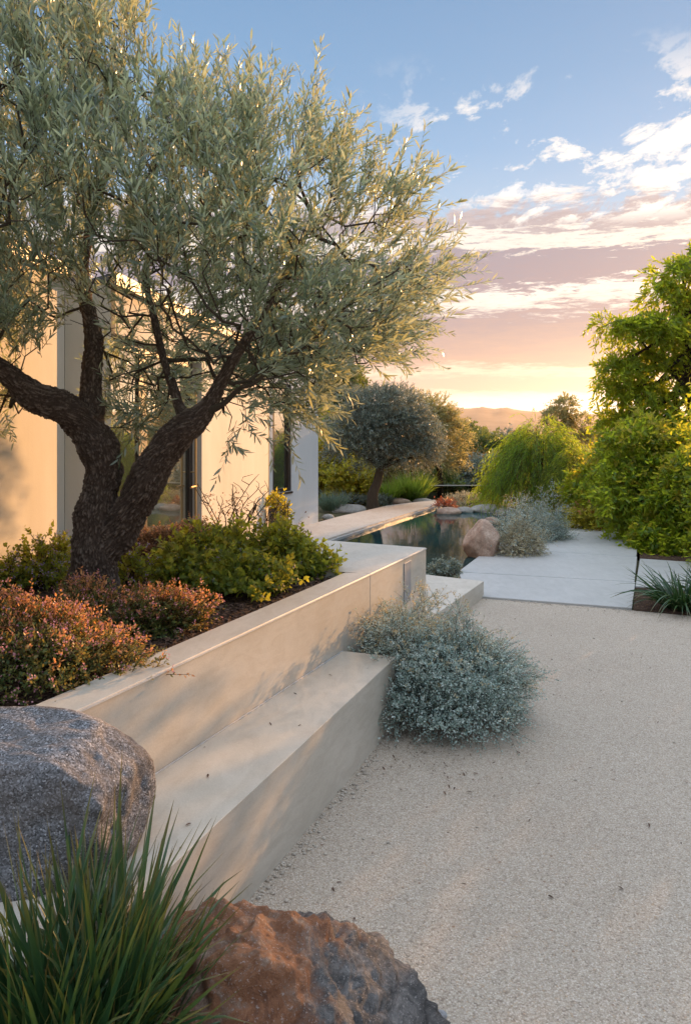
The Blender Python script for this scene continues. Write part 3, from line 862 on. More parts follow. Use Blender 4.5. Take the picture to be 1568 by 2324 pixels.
# window in the far wing
WN = MB()
def frame_bar(mb, a, b, nrm, out, depth, z0, z1):
    mb.prism([a + nrm * out, b + nrm * out, b + nrm * (out - depth), a + nrm * (out - depth)], z0, z1)
fw = 0.075
frame_bar(WN, w_l, w_l + gd * fw, gn, -0.02, 0.1, wb, 2.45)
frame_bar(WN, w_r - gd * fw, w_r, gn, -0.02, 0.1, wb, 2.45)
frame_bar(WN, w_l + gd * fw, w_r - gd * fw, gn, -0.02, 0.1, wb, wb + 0.06)
frame_bar(WN, w_l + gd * fw, w_r - gd * fw, gn, -0.02, 0.1, 2.39, 2.45)
win = WN.build('window', M['dark_metal'], HOUSE)
def sub(mb, name, material, par, root):
    """child of a part whose own location is the root's origin"""
    o = mb.build(name, material, root)
    o.parent = par
    return o
mb = MB(); frame_bar(mb, w_l + gd * fw, w_r - gd * fw, gn, -0.06, 0.02, wb + 0.06, 2.39)
sub(mb, 'pane', M['glass'], win, HOUSE)
mb = MB(); frame_bar(mb, w_l - gd * 0.01, w_r + gd * 0.01, gn, 0.025, 0.05, wb - 0.035, wb - 0.003)
sub(mb, 'sill', M['dark_metal'], win, HOUSE)
# dark corner post at the end of the near wall
mb = MB(); frame_bar(mb, C1 + cd * 0.003, C1 + cd * 0.16, cn, -0.02, 0.2, 0.0, HZ - 0.02)
mb.build('corner_panel', M['dark_metal'], HOUSE)
# sliding doors
def door(pa, pb, with_handle):
    mb = MB(); o = -0.10
    L = float(np.linalg.norm(pb - pa)); f = 0.075
    frame_bar(mb, pa, pa + cd * f, cn, o, 0.06, 0.30, 2.445)
    frame_bar(mb, pb - cd * f * 1.6, pb, cn, o, 0.06, 0.30, 2.445)
    frame_bar(mb, pa + cd * f, pb - cd * f * 1.6, cn, o, 0.06, 0.30, 0.42)
    frame_bar(mb, pa + cd * f, pb - cd * f * 1.6, cn, o, 0.06, 2.36, 2.445)
    d = mb.build('door', M['dark_metal'], HOUSE)
    mb = MB(); frame_bar(mb, pa + cd * f, pb - cd * f * 1.6, cn, o - 0.02, 0.02, 0.42, 2.36)
    sub(mb, 'pane', M['glass'], d, HOUSE)
    if with_handle:
        mb = MB()
        h = pb - cd * 0.07 + cn * (o + 0.055)
        mb.tube([[h[0], h[1], 0.6], [h[0], h[1], 2.1]], 0.012, 8)
        for z in (0.75, 1.25, 1.95):
            g = pb - cd * 0.07 + cn * (o + 0.001)
            mb.tube([[g[0], g[1], z], [h[0], h[1], z]], 0.008, 6)
        mb.tube([[h[0] - cd[0] * .16, h[1] - cd[1] * .16, 1.10], [h[0] + cd[0] * .06, h[1] + cd[1] * .06, 1.10]], 0.012, 6)
        sub(mb, 'handle', M['brass'], d, HOUSE)
c_m = c_at(352)
door(c_d0, c_m - cd * 0.002, False)
door(c_m + cd * 0.002, c_d1 - cd * 0.003, True)
# roof slab with dark metal cap
mb = MB()
bk = np.array([-4.5, 1.2])
mb.prism([A0 + cn * .05, A1 + [0.05, -0.04], A1 + [-0.1, 0.6], A1 + bk, A0 + [-3, 0.5]], HZ + 0.002, HZ + 0.10)
mb.prism([A1 + [-0.1, 0.605], B1 + cn * 0.06 + [0, -.05], C1 + cn * 0.06 + cd * 0.1, C1 + [-4, 1.5], A1 + bk + [0, .1]], HZ + 0.003, HZ + 0.10)
mb.prism([G0 + gn * .05 + [0, .12], G1 + gn * .05 + gd * .05, G1 + [-2.5, 2.2], G0 + [-3, 2.5]], HZ - 0.048, HZ + 0.05)
mb.build('roof', M['dark_metal'], HOUSE)
mb = MB()   # dark room behind the glass so the panes do not look through to the garden
o2 = 0.25
mb.quadbox(c_d0 - cn * 0.4, c_d1 - cn * 0.4, 0.05, 0.0, 2.5, 1)
mb.build('inner_wall', M['pot'], HOUSE)

# potted plant at the corner of the house
pc = dp(619, 1170, 11.45)
POT = thing('potted_plant', 'yellow green plant in a tall charcoal pot at the far corner of the house wall', 'potted plant', (pc[0], pc[1], 0.0))
mb = MB(); w = 0.055
mb.prism([(pc[0] - w, pc[1] - w), (pc[0] + w, pc[1] - w), (pc[0] + w, pc[1] + w), (pc[0] - w, pc[1] + w)], 0.0, CAMH - (1152 - HY) * 11.45 / F)
mb.build('pot', M['pot'], POT, bevel=0.005)
zt = CAMH - (1152 - HY) * 11.45 / F
bush(POT, [((pc[0] + 0.02, pc[1], zt + 0.04), (0.09, 0.09, 0.12), 50), ((pc[0] + 0.13, pc[1] - .02, zt - 0.12), (0.08, 0.08, 0.3), 110)], (0.05, 0.026), M['yellow_leaf'], RNG, nl=5, Ls=(0.06, 0.12), main_stems=8, base=(pc[0], pc[1], zt))

# glass pool fence
FD = 19.0
FN = thing('glass_fence', 'low clear glass fence panel with a thin metal rail beyond the pool', 'fence', (dp(1060, 1, FD)[0], FD, -0.05))
fl, fr = dp(968, 1102, FD), dp(1158, 1106, FD)
for k in range(4):
    a = fl + (fr - fl) * (k / 4 + 0.004); b = fl + (fr - fl) * ((k + 1) / 4 - 0.004)
    mb = MB(); mb.prism([a[:2], b[:2], b[:2] + [0, .012], a[:2] + [0, .012]], -0.1, fl[2] - 0.006)
    mb.build('panel', M['fence_glass'], FN)
mb = MB(); mb.prism([fl[:2] + [0, -.01], fr[:2] + [0, -.01], fr[:2] + [0, .022], fl[:2] + [0, .022]], fl[2] - 0.005, fl[2] + 0.014)
mb.build('rail', M['steel'], FN)

# far house roof among the trees
fh = dp(1155, 995, 70)
FH = thing('far_house', 'small pale house with a low roof far off among the trees', 'house', (fh[0], 70, -5.5))
mb = MB(); mb.prism([(fh[0] - 1.1, 70), (fh[0] + 2.2, 70), (fh[0] + 2.2, 74), (fh[0] - 1.1, 74)], -5.5, fh[2] + 0.1); mb.build('wall', M['terracotta'], FH)
mb = MB(); mb.prism([(fh[0] - 1.5, 69.5), (fh[0] + 2.6, 69.5), (fh[0] + 2.6, 74.5), (fh[0] - 1.5, 74.5)], fh[2] + 0.12, fh[2] + 0.4); mb.build('roof', M['terracotta'], FH)

#@@OLIVE
# ------------------------------------------------------------------ the big olive tree
OZ = 4.35
ob = dp(213, 1350, OZ)
OL = thing('olive_tree', 'large gnarled olive tree with twin trunks and a silvery crown in the planter', 'tree', (ob[0], ob[1], HS))
def limb(pts): return np.array([dp(p[0], p[1], p[2]) for p in pts]), np.array([p[3] * p[2] / F for p in pts])
SK = [
    limb([(212, 1400, 4.36, 70), (212, 1345, 4.35, 62), (213, 1290, 4.35, 54), (214, 1230, 4.35, 49), (219, 1165, 4.35, 44), (228, 1110, 4.35, 39), (234, 1060, 4.36, 39), (222, 1010, 4.36, 43), (200, 975, 4.36, 40), (172, 948, 4.33, 37), (140, 925, 4.28, 35), (95, 908, 4.22, 33), (55, 880, 4.15, 29), (15, 845, 4.08, 26), (-50, 800, 4.0, 22), (-140, 720, 3.9, 17), (-230, 600, 3.9, 12)]),
    limb([(205, 1000, 4.38, 36), (204, 950, 4.42, 30), (206, 900, 4.46, 25), (209, 850, 4.5, 23), (212, 800, 4.52, 22), (212, 760, 4.55, 20), (203, 715, 4.6, 18), (192, 670, 4.65, 15), (188, 600, 4.7, 13), (205, 500, 4.75, 10), (190, 380, 4.8, 8)]),
    limb([(225, 1260, 4.37, 44), (262, 1212, 4.36, 43), (296, 1160, 4.33, 42), (327, 1105, 4.3, 42), (352, 1055, 4.27, 41), (378, 1015, 4.25, 38), (412, 978, 4.22, 34), (446, 955, 4.2, 31), (470, 928, 4.2, 22), (488, 892, 4.2, 18), (510, 850, 4.2, 15), (540, 800, 4.2, 12), (590, 720, 4.2, 10), (650, 620, 4.2, 8), (700, 520, 4.2, 6)]),
    limb([(425, 962, 4.22, 16), (408, 925, 4.28, 12), (392, 875, 4.34, 10.5), (376, 830, 4.4, 9.5), (358, 760, 4.46, 8.5), (350, 720, 4.5, 8), (330, 620, 4.6, 7), (350, 500, 4.7, 6), (340, 380, 4.75, 5)]),
    limb([(465, 935, 4.2, 12), (505, 918, 4.12, 7), (545, 880, 4.05, 5.5), (580, 868, 4.0, 5), (640, 810, 3.97, 4), (690, 790, 3.95, 3.5), (780, 700, 3.95, 3)]),
    limb([(160, 935, 4.28, 10), (162, 905, 4.27, 7), (160, 893, 4.27, 6)]),
]
tb = bmesh.new()
seg_a, seg_b, seg_r, seg_s = [], [], [], []
skin_mb = MB()
for pts, rad in SK[:4] + SK[5:]:
    m = max(6, len(pts) * 5)
    pp = polyline(pts, m); rr = np.interp(np.linspace(0, 1, m), np.linspace(0, 1, len(rad)), rad)
    skin_mb.tube(pp, rr, 20)
    s = np.concatenate([[0], np.cumsum(np.linalg.norm(np.diff(pp, axis=0), axis=1))])
    seg_a.append(pp[:-1]); seg_b.append(pp[1:]); seg_r.append(rr[:-1]); seg_s.append(s[:-1] + 3.1 * len(seg_a))
tmp = skin_mb.build('trunk_source', M['bark'])
md = tmp.modifiers.new('r', 'REMESH'); md.mode = 'VOXEL'; md.voxel_size = 0.0055
md = tmp.modifiers.new('s', 'SMOOTH'); md.iterations = 6; md.factor = 0.5
dg = bpy.context.evaluated_depsgraph_get()
ev = tmp.evaluated_get(dg); me = ev.to_mesh()
nv = len(me.vertices); P = np.zeros(nv * 3); me.vertices.foreach_get('co', P); P = P.reshape(-1, 3)
NR = np.zeros(nv * 3); me.vertices.foreach_get('normal', NR); NR = NR.reshape(-1, 3)
fq = [tuple(p.vertices) for p in me.polygons]
ev.to_mesh_clear()
bpy.data.objects.remove(tmp)
SA, SB, SR, SS = np.concatenate(seg_a), np.concatenate(seg_b), np.concatenate(seg_r), np.concatenate(seg_s)
MID = 0.5 * (SA + SB)
best = np.zeros(nv, int)
for i0 in range(0, nv, 4000):
    d2 = ((P[i0:i0 + 4000, None] - MID[None]) ** 2).sum(-1) / (SR[None] + 0.01) ** 2
    best[i0:i0 + 4000] = d2.argmin(1)
ax = nrmz(SB - SA)[best]
sl = SS[best] + np.sum((P - SA[best]) * ax, 1)
radial = nrmz(P - SA[best] - ax * np.sum((P - SA[best]) * ax, 1, keepdims=True))
rad = SR[best]
ridge = np.zeros(nv)
disp = np.zeros(nv)
for i in range(nv):
    r = rad[i]
    q = Vector((radial[i][0] * r * 80, radial[i][1] * r * 80, radial[i][2] * r * 80)) + Vector((0, 0, sl[i] * 24))
    q2 = q + 1.1 * noise.noise_vector(q * 0.45) + 0.35 * noise.noise_vector(q * 1.7)
    c = noise.voronoi(Vector((q2.x, q2.y, q2.z)))[0]
    e = min(1.0, max(0.0, (c[1] - c[0]) * 1.8))
    f = noise.fractal(q * 2.2, 1.0, 2.0, 4)
    ridge[i] = 0.75 * e + 0.25 * (f * 0.5 + 0.5)
    big = noise.fractal(Vector(P[i]) * 5.0, 0.9, 2.0, 3)
    disp[i] = (ridge[i] - 0.5) * min(0.020, 0.2 * r) + big * r * 0.20
P = P + NR * disp[:, None]
quads = [f for f in fq if len(f) == 4]; tris = [f for f in fq if len(f) == 3]
mesh_obj('trunk', P, tris if tris else None, quads, M['bark'], OL, True, {'ridge': ridge})

# crown: branch network grown to points spread through the silhouette's volume
poly = np.array([(-420, 1010), (-520, 600), (-460, 100), (-250, -120), (-60, -160), (130, -70), (250, -10), (318, 30), (345, 120), (385, 205), (425, 175), (440, 60), (468, 110), (482, 215), (530, 245), (575, 205), (600, 260), (640, 300), (665, 250), (700, 275), (740, 320), (785, 345), (835, 385), (875, 410), (915, 385), (935, 430), (905, 500), (890, 560), (930, 580), (985, 610), (1025, 590), (1035, 625), (1000, 660), (950, 690), (905, 730), (900, 800), (860, 835), (800, 845), (745, 870), (720, 925), (680, 965), (620, 945), (560, 985), (510, 995), (470, 900), (455, 840), (420, 880), (380, 950), (325, 995), (255, 985), (232, 930), (240, 800), (180, 740), (120, 800), (150, 850), (90, 850), (60, 900), (70, 960), (30, 1000), (-60, 960), (-200, 950)], float)
def inside(q, pl):
    x, y = q[:, 0], q[:, 1]; c = np.zeros(len(q), bool)
    j = len(pl) - 1
    for i in range(len(pl)):
        xi, yi = pl[i]; xj, yj = pl[j]
        c ^= ((yi > y) != (yj > y)) & (x < (xj - xi) * (y - yi) / (yj - yi + 1e-9) + xi)
        j = i
    return c
def edge_dist(q, pl):
    d = np.full(len(q), 1e9)
    for i in range(len(pl)):
        a, b = pl[i], pl[(i + 1) % len(pl)]
        ab = b - a; t = np.clip(((q - a) @ ab) / (ab @ ab), 0, 1)
        d = np.minimum(d, np.linalg.norm(q - a - t[:, None] * ab, axis=1))
    return d
rg = np.random.default_rng(11)
q = np.stack([rg.uniform(-520, 1060, 5200), rg.uniform(-170, 1010, 5200)], 1)
q = q[inside(q, poly)]
ed = edge_dist(q, poly)
q, ed = q[ed > 14], ed[ed > 14]
# the house wall shows through lower left and around the vertical limb: thin the crown there
low = (q[:, 1] > 700) & (q[:, 0] > 60) & (q[:, 0] < 235)
keep = ~(low & (rg.uniform(0, 1, len(q)) < 0.8))
q, ed = q[keep], ed[keep]
q, ed = q[:1700], ed[:1700]
for bx in ((225, 440, 800, 935, 70), (480, 720, 760, 905, 110), (700, 900, 640, 810, 70), (0, 60, 850, 960, 18)):
    qq = np.stack([rg.uniform(bx[0], bx[1], bx[4]), rg.uniform(bx[2], bx[3], bx[4])], 1)
    qq = qq[inside(qq, poly)]
    q = np.concatenate([q, qq]); ed = np.concatenate([ed, edge_dist(qq, poly)])
hz = 1.15 * np.sqrt(np.clip(ed / 330, 0.02, 1))
dep = OZ - 0.1 + hz * rg.uniform(-1, 1, len(q))
dep = np.where(q[:, 1] > 850, OZ + 0.55 * (dep - OZ) + 0.1, dep)
xt = np.arange(len(q)) >= 1700
dep = np.where(xt & (q[:, 0] > 100), OZ + rg.uniform(0.15, 0.8, len(q)), dep)
ATT = np.array([dp(a, b, c) for (a, b), c in zip(q, dep)])
# branch network
nodes, parent, plen, cnt = [], [], [], []
for pts, rad_ in SK[:5]:
    pp = polyline(pts, len(pts) * 4)
    half = int(len(pp) * (0.42 if len(pts) > 10 else 0.3))
    for i in range(half, len(pp)):
        nodes.append(pp[i]); parent.append(-1); plen.append(0.0)
nroot = len(nodes)
nodes = list(nodes)
rootP = np.array(nodes)
dist0 = np.array([np.linalg.norm(rootP - a, axis=1).min() for a in ATT])
order = np.argsort(dist0)
NP = np.zeros((nroot + len(ATT) * 5, 3)); NP[:nroot] = rootP
PL = np.zeros(len(NP)); par = np.full(len(NP), -1); kind = np.zeros(len(NP), int)
n = nroot
tips = []
cx0 = np.array([ob[0] + 0.2, OZ, 1.9])
for ai in order:
    a = ATT[ai]
    dd = np.linalg.norm(NP[:n] - a, axis=1)
    back = np.sum((NP[:n] - cx0) * (a - cx0), 1) / (np.linalg.norm(a - cx0) ** 2 + 1e-6)
    j = int(np.argmin(dd + 0.25 * PL[:n] + np.maximum(0, back - 1.0) * 1.5))
    if dd[j] < 0.05: continue
    k = max(1, min(4, int(dd[j] / 0.09)))
    prev = j
    sag = np.array([rg.normal(0, .03), rg.normal(0, .03), rg.uniform(-0.10, 0.02)]) * dd[j]
    for s in range(1, k + 1):
        f = s / k
        NP[n] = NP[j] * (1 - f) + a * f + sag * math.sin(f * math.pi) * 2
        par[n] = prev; PL[n] = PL[j] + dd[j] * f; prev = n; n += 1
    tips.append(prev)
load = np.zeros(n)
for t_ in tips: load[t_] += 1
for i in range(n - 1, nroot - 1, -1):
    if par[i] >= 0: load[par[i]] += load[i]
mb = MB()
child = {}
for i in range(nroot, n): child.setdefault(par[i], []).append(i)
def rad_of(l): return min(0.022, 0.0022 * max(l, 1) ** 0.46)
def follow(start, i):
    chain = [start, i]
    while True:
        ch = child.get(chain[-1], [])
        if not ch: break
        nx_ = max(ch, key=lambda c: load[c]); chain.append(nx_)
    return chain
stack = [(r_, c) for r_ in range(nroot) for c in child.get(r_, [])]
done = set()
while stack:
    s0_, c0_ = stack.pop()
    ch = follow(s0_, c0_)
    P_ = NP[ch]; r_ = np.array([rad_of(load[c]) for c in ch]); r_[0] = r_[1] * 1.15
    mb.tube(P_, r_, 5, False)
    for a_, b_ in zip(ch[1:], ch[2:] + [-1]):
        for c in child.get(a_, []):
            if c != b_: stack.append((a_, c))
for pts, rad_ in SK[4:5]:
    pp = polyline(pts, 20); mb.tube(pp, np.interp(np.linspace(0, 1, 20), np.linspace(0, 1, len(rad_)), rad_), 8)
mb.build('branches', M['twig'], OL, True)
# leafy shoots
src = NP[nroot:n]; pdir = nrmz(src - NP[np.maximum(par[nroot:n], 0)])
wgt = 1.0 / (0.4 + load[nroot:n]) ; wgt /= wgt.sum()
NSH = 5400
pick = rg.choice(len(src), NSH, p=wgt)
B = src[pick] + rg.normal(0, 0.03, (NSH, 3))
cen = np.array([ob[0] + 0.35, OZ, 2.3])
outw = nrmz(B - cen)
D = nrmz(0.75 * pdir[pick] + 0.55 * outw + np.array([0.08, 0, 0.72]) + rg.normal(0, 0.40, (NSH, 3)))
hang = (B[:, 2] < 1.9) & (rg.uniform(0, 1, NSH) < 0.3)
D[hang] = nrmz(D[hang] + np.array([0.1, 0, -0.75]))
# keep the limbs in view: no shoots hang in front of the bare wood low in the crown
L = rg.uniform(0.12, 0.40, NSH); dr = rg.uniform(-0.2, 0.22, NSH)
M_ = B + D * L[:, None] * 0.5
sp_ = np.stack([CX + M_[:, 0] / M_[:, 1] * F, HY - (M_[:, 2] - CAMH) / M_[:, 1] * F], 1)
skp = np.concatenate([np.stack([np.interp(np.linspace(0, 1, 60), np.linspace(0, 1, len(k_)), k_[:, 0] / k_[:, 1] * F + CX), np.interp(np.linspace(0, 1, 60), np.linspace(0, 1, len(k_)), HY - (k_[:, 2] - CAMH) / k_[:, 1] * F)], 1) for k_ in (SK[0][0], SK[1][0][:8], SK[2][0][:12], SK[3][0][:6])])
near_ = np.sqrt(((sp_[:, None] - skp[None]) ** 2).sum(-1)).min(1) < 62
kp_ = ~(near_ & (sp_[:, 1] > 670) & (M_[:, 1] < 4.5) & (rg.uniform(0, 1, NSH) < 0.92))
B, D, L, dr = B[kp_], D[kp_], L[kp_], dr[kp_]
Pp, d, N, sid = shoot_leaves(B, D, L, dr, 22, rg, (18, 48), True, 0.1)
ll = rg.uniform(0.038, 0.080, len(Pp)); ww = ll * rg.uniform(0.14, 0.20, len(Pp))
V, T_, Q_ = leaf_mesh(Pp, d, N, ll, ww, 0.14)
mesh_obj('foliage', V, T_, Q_, M['olive_leaf'], OL)
V, T_, Q_ = stem_mesh(B, D, L, dr, 0.0016)
mesh_obj('shoots', V, T_, Q_, M['twig'], OL)

#@@PLANTS
# ------------------------------------------------------------------ planter shrubs
def shrub(name, label, cat, base, group=None): return thing(name, label, cat, base, group)
def pm(px, d): return px * d / F       # pixels to metres at a depth

rg = np.random.default_rng(21)
G1_ = 'low coppery pink shrubs in the planter'
def copper(px, pytop, d, wpx, label, n, extra=None):
    c = dp(px, pytop, d); top = c[2]
    T = shrub('coppery_shrub', label, 'shrub', (c[0], d, HS), G1_)
    w = pm(wpx, d)
    cl = [((c[0], d, HS + 0.02), (w, w * 0.8, top - HS), n)]
    for e in (extra or []): cl.append(e)
    bush(T, cl, (0.017, 0.009), M['mound_leaf'], rg, nl=11, Ls=(0.06, 0.13), up=0.5, rnd=0.45, droop=0.05, tip_mat=M['new_growth'], tip_frac=0.2, tip_sunward=0.5, flower=M['pink'], flower_n=int(n * 0.2), flower_size=0.010, kite=True, lump=0.22, k=4, floor=HS, inner=(0.4, 0.92))
copper(75, 1385, 3.05, 215, 'largest coppery pink mound shrub, at the left edge above the grey boulder', 3000)
copper(345, 1375, 3.75, 112, 'small coppery pink mound shrub at the foot of the olive trunk', 1300)
copper(185, 1365, 3.72, 105, 'coppery mound shrub wedged between the large mound and the olive trunk', 1000)
# yellow green flowering shrubs
G2_ = 'yellow green shrubs along the planter wall'
def ygreen(label, clumps, base, n_fl, rust=0.35):
    T = shrub('leafy_shrub', label, 'shrub', base, G2_)
    bush(T, clumps, (0.038, 0.022), M['planter_leaf'], rg, nl=9, Ls=(0.08, 0.17), up=0.55, rnd=0.5, droop=0.1, tip_mat=M['yellow_leaf'], tip_frac=0.2, tip_sunward=0.5, flower=M['lilac'], flower_n=n_fl, flower_size=0.011, lump=0.25, k=4, floor=HS)
c = dp(480, 1290, 4.9)
ygreen('broad yellow green shrub with lilac flowers between olive trunk and platform', [((c[0], 4.9, HS + .02), (0.36, 0.32, CAMH - (1245 - HY) * 4.9 / F - HS), 900), ((dp(545, 1, 4.6)[0], 4.6, HS), (0.24, 0.20, 0.17), 480), ((dp(600, 1, 5.1)[0], 5.1, HS), (0.23, 0.20, 0.24), 440)], (c[0], 4.9, HS), 60)
c = dp(668, 1290, 5.15)
ygreen('upright yellow green shrub at the tip of the planter beside the platform', [((c[0], 5.15, HS), (0.17, 0.16, 0.18), 380), ((dp(650, 1, 5.0)[0], 5.0, HS), (0.10, .10, 0.28), 180), ((dp(735, 1, 5.2)[0], 5.2, HS - .02), (0.1, .09, 0.09), 110)], (c[0], 5.15, HS), 24)
# russet hedge in front of the doors
c = dp(350, 1280, 5.75)
T = shrub('russet_shrub', 'dense russet brown shrub growing in front of the glass doors', 'shrub', (c[0], 5.75, HS))
bush(T, [((c[0], 5.75, HS), (0.30, 0.28, CAMH - (1215 - HY) * 5.75 / F - HS), 1500), ((dp(450, 1, 6.0)[0], 6.0, HS), (0.26, 0.22, CAMH - (1205 - HY) * 6.0 / F - HS), 1000)], (0.02, 0.011), M['rust_leaf'], rg, nl=9, Ls=(0.07, 0.13), up=0.4, tip_mat=M['new_growth'], tip_frac=0.10, kite=True, lump=0.15, floor=HS)
# dry stalks
def dry(px0, d, label, n, h):
    c = dp(px0, 1200, d)
    T = shrub('dry_stalk_plant', label, 'plant', (c[0], d, HS), 'dry stalks by the house wall')
    mb = MB()
    for i in range(n):
        a = np.array([c[0] + rg.normal(0, .06), d + rg.normal(0, .05), HS])
        e = a + np.array([rg.normal(0.02, .12), rg.normal(0, .08), h * rg.uniform(0.6, 1.15)])
        m_ = (a + e) / 2 + rg.normal(0, 0.035, 3)
        pts = polyline([a, m_, e], 8); mb.tube(pts, np.linspace(0.006, 0.003, 8), 5)
        for k in range(3):
            b_ = pts[rg.integers(4, 8)]; mb.tube(polyline([b_, b_ + [rg.normal(0, .03), 0, .05], b_ + [rg.normal(0, .05), rg.normal(0, .03), .09]], 4), np.linspace(0.0035, 0.0018, 4), 4)
    mb.build('stalks', M['stem'], T)
    mb = MB()
    P_ = np.array([c[0], d, HS + h * 0.45]) + rg.normal(0, 1, (220, 3)) * np.array([.12, .08, .10])
    V, T_, Q_ = leaf_mesh(P_, rg.normal(0, 1, P_.shape) + Z, rg.normal(0, 1, P_.shape), rg.uniform(.015, .03, 220), 0.011)
    mesh_obj('leaves', V, T_, Q_, M['rust_leaf'], T)
dry(525, 6.6, 'dry bare brown stalks standing against the sunlit house wall', 14, 0.48)
dry(615, 6.8, 'smaller dry stalks near the corner of the house wall', 7, 0.30)
# flowering plants at the left by the wall
G3_ = 'lilac flowering plants by the house wall'
for px, d, w, h, lab in ((25, 4.6, .09, .22, 'lilac flowering plant at the left edge by the house wall'), (88, 4.75, .1, .27, 'tallest lilac flowering plant by the house wall, left of the trunk'), (128, 4.9, .09, .24, 'lilac flowering plant close against the left of the olive trunk'), (305, 4.75, .12, .22, 'lilac flowering plant just right of the olive trunk')):
    c = dp(px, 1300, d)
    T = shrub('flowering_plant', lab, 'plant', (c[0], d, HS), G3_)
    bush(T, [((c[0], d, HS), (w, w, h), 150)], (0.03, 0.019), M['planter_leaf'], rg, nl=7, Ls=(.06, .13), up=0.8, flower=M['lilac'], flower_n=45, flower_size=0.014, floor=HS, main_stems=10)

# mulch chips on the planter soil
rg = np.random.default_rng(5)
nn = 5200
s_ = rg.uniform(-3.9, s_in - 0.02, nn); o_ = inner - 0.01 - 1.0 * rg.uniform(0, 1, nn) ** 1.3
C_ = np.stack([W0[0] + wd[0] * s_ + wn[0] * o_, W0[1] + wd[1] * s_ + wn[1] * o_, np.full(nn, HS + 0.003) + rg.uniform(0, .012, nn)], 1)
V, T_, Q_ = leaf_mesh(C_, rg.normal(0, 1, C_.shape) * [1, 1, .25], Z + rg.normal(0, .35, C_.shape), rg.uniform(.012, .04, nn), rg.uniform(.007, .016, nn), 0.1)
tag(mesh_obj('bark_mulch', V, T_, Q_, M['mulch']), 'brown bark mulch and fallen leaves on the planter soil', 'mulch', kind='stuff')

# ------------------------------------------------------------------ silver shrubs
rg = np.random.default_rng(31)
GS = 'silver grey shrubs'
def silver(label, clumps, base, leafm='silver_leaf', sz=0.016, n_st=60, Ls=(0.07, 0.16), tip=None, tf=0.2, nl=12):
    T = shrub('silver_shrub', label, 'shrub', base, GS)
    bush(T, clumps, (sz, sz * 0.5), M[leafm], rg, nl=nl, Ls=Ls, up=0.28, rnd=0.55, droop=0.18, ang=(35, 75), stem_r=0.0011, kite=True, lump=0.24, k=6.0, main_stems=n_st, main_r=0.004, floor=0.0, inner=(0.35, 0.95), zmin=-0.35, tip_mat=M[tip] if tip else None, tip_frac=tf)
c = gp(1010, 1640); d0 = c[1]
silver('largest silver grey shrub spilling over the gravel at the end of the bench', [((c[0] + .02, d0 + .05, 0.20), (0.38, 0.36, 0.36), 3600), ((c[0] + .02, d0 - .05, 0.10), (0.36, 0.34, 0.16), 1200), ((c[0] + 0.22, d0 + .12, 0.14), (0.25, 0.3, 0.30), 1300)], (c[0], d0, 0), tip='straw_leaf', tf=0.05)
c2 = np.array([0.33, 4.9, 0])
silver('silver brown shrub growing behind the bench end against the planter wall', [((c2[0] + .05, c2[1], 0.22), (0.30, 0.33, 0.34), 2200), ((c2[0] - .02, c2[1] - .15, 0.12), (0.26, 0.25, 0.35), 900)], tuple(c2), tip='straw_leaf', tf=0.12)
for px, py, d, w, h, lab, lm, n in ((1178, 1256, None, .33, .50, 'straw tinted silver shrub beside the pink boulder on the paving', 'straw_leaf', 1900), (1188, 1228, None, .36, .58, 'straw silver shrub standing behind the pink boulder', 'silver_leaf', 1700), (1240, 1222, None, .30, .62, 'bluish silver shrub farthest along the edge of the grey paving', 'silver_leaf', 1600), (1258, 1220, None, .14, .18, 'smallest silver shrub, a low tuft on the back of the grey paving', 'silver_leaf', 500)):
    b_ = gp(px, py, 0.03)
    silver(lab, [((b_[0], b_[1], 0.05), (w, w * .8, h), n)], (b_[0], b_[1], 0.03), lm, 0.02, 40, (0.10, 0.2), tip='straw_leaf' if lm == 'silver_leaf' else 'silver_leaf', tf=0.3, nl=9)

# flower spikes on top of silver shrubs are part of the straw shrub
# ------------------------------------------------------------------ rocks
gb = dp(60, 1900, 2.38)
rock('granite_boulder', 'large speckled grey granite boulder resting on the near end of the bench', (-1.05, 2.36, HB + 0.165), (0.50, 0.29, 0.305), M['granite'], 12, planes=3, rough=0.045, sub=6, extra=[(-0.04, -0.16, 1, 0.74), (0.80, -0.25, 0.60, 0.88), (1, -0.15, -0.05, 0.80), (0.75, -0.45, -0.5, 0.86), (0.15, -1, 0.10, 0.74), (-0.4, -0.8, 0.5, 0.82), (0, 0, -1, 0.72)], sharp=44, ridg=0.02)
rock('ironstone_boulder', 'rust red and charcoal boulder on the gravel in the foreground', (-0.18, 1.99, 0.05), (0.49, 0.43, 0.46), M['rust_rock'], 4, planes=5, rough=0.045, sub=7, crag=0.085, extra=[(0.66, -0.1, 0.75, 0.66), (-0.3, -0.6, 0.75, 0.84), (-0.8, -0.2, 0.5, 0.86), (0.15, 0.6, 0.8, 0.80), (0.35, -0.8, 0.6, 0.72)], sharp=30, ridg=0.07)
pb = gp(1000, 2312)
rock('pebble', 'single smooth grey pebble on the gravel beside the rusty boulder', (pb[0], pb[1], 0.008), (0.019, 0.015, 0.013), M['pebble'], 3, planes=3, rough=0.02, sub=3, cat='pebble')
c = gp(1094, 1264)
rock('sandstone_boulder', 'pinkish sandstone boulder at the edge of the pool and paving', (c[0] + .02, c[1] + 0.08, 0.19), (0.265, 0.23, 0.31), M['pink_rock'], 8, planes=5, rough=0.07, sub=5, extra=[(-0.72, -0.2, 0.66, 0.66), (0.8, 0, 0.6, 0.84), (-0.5, -0.9, 0.2, 0.78), (0.9, -0.3, -0.3, 0.8), (0.3, -0.8, 0.7, 0.8)], sharp=30)
rg = np.random.default_rng(77)
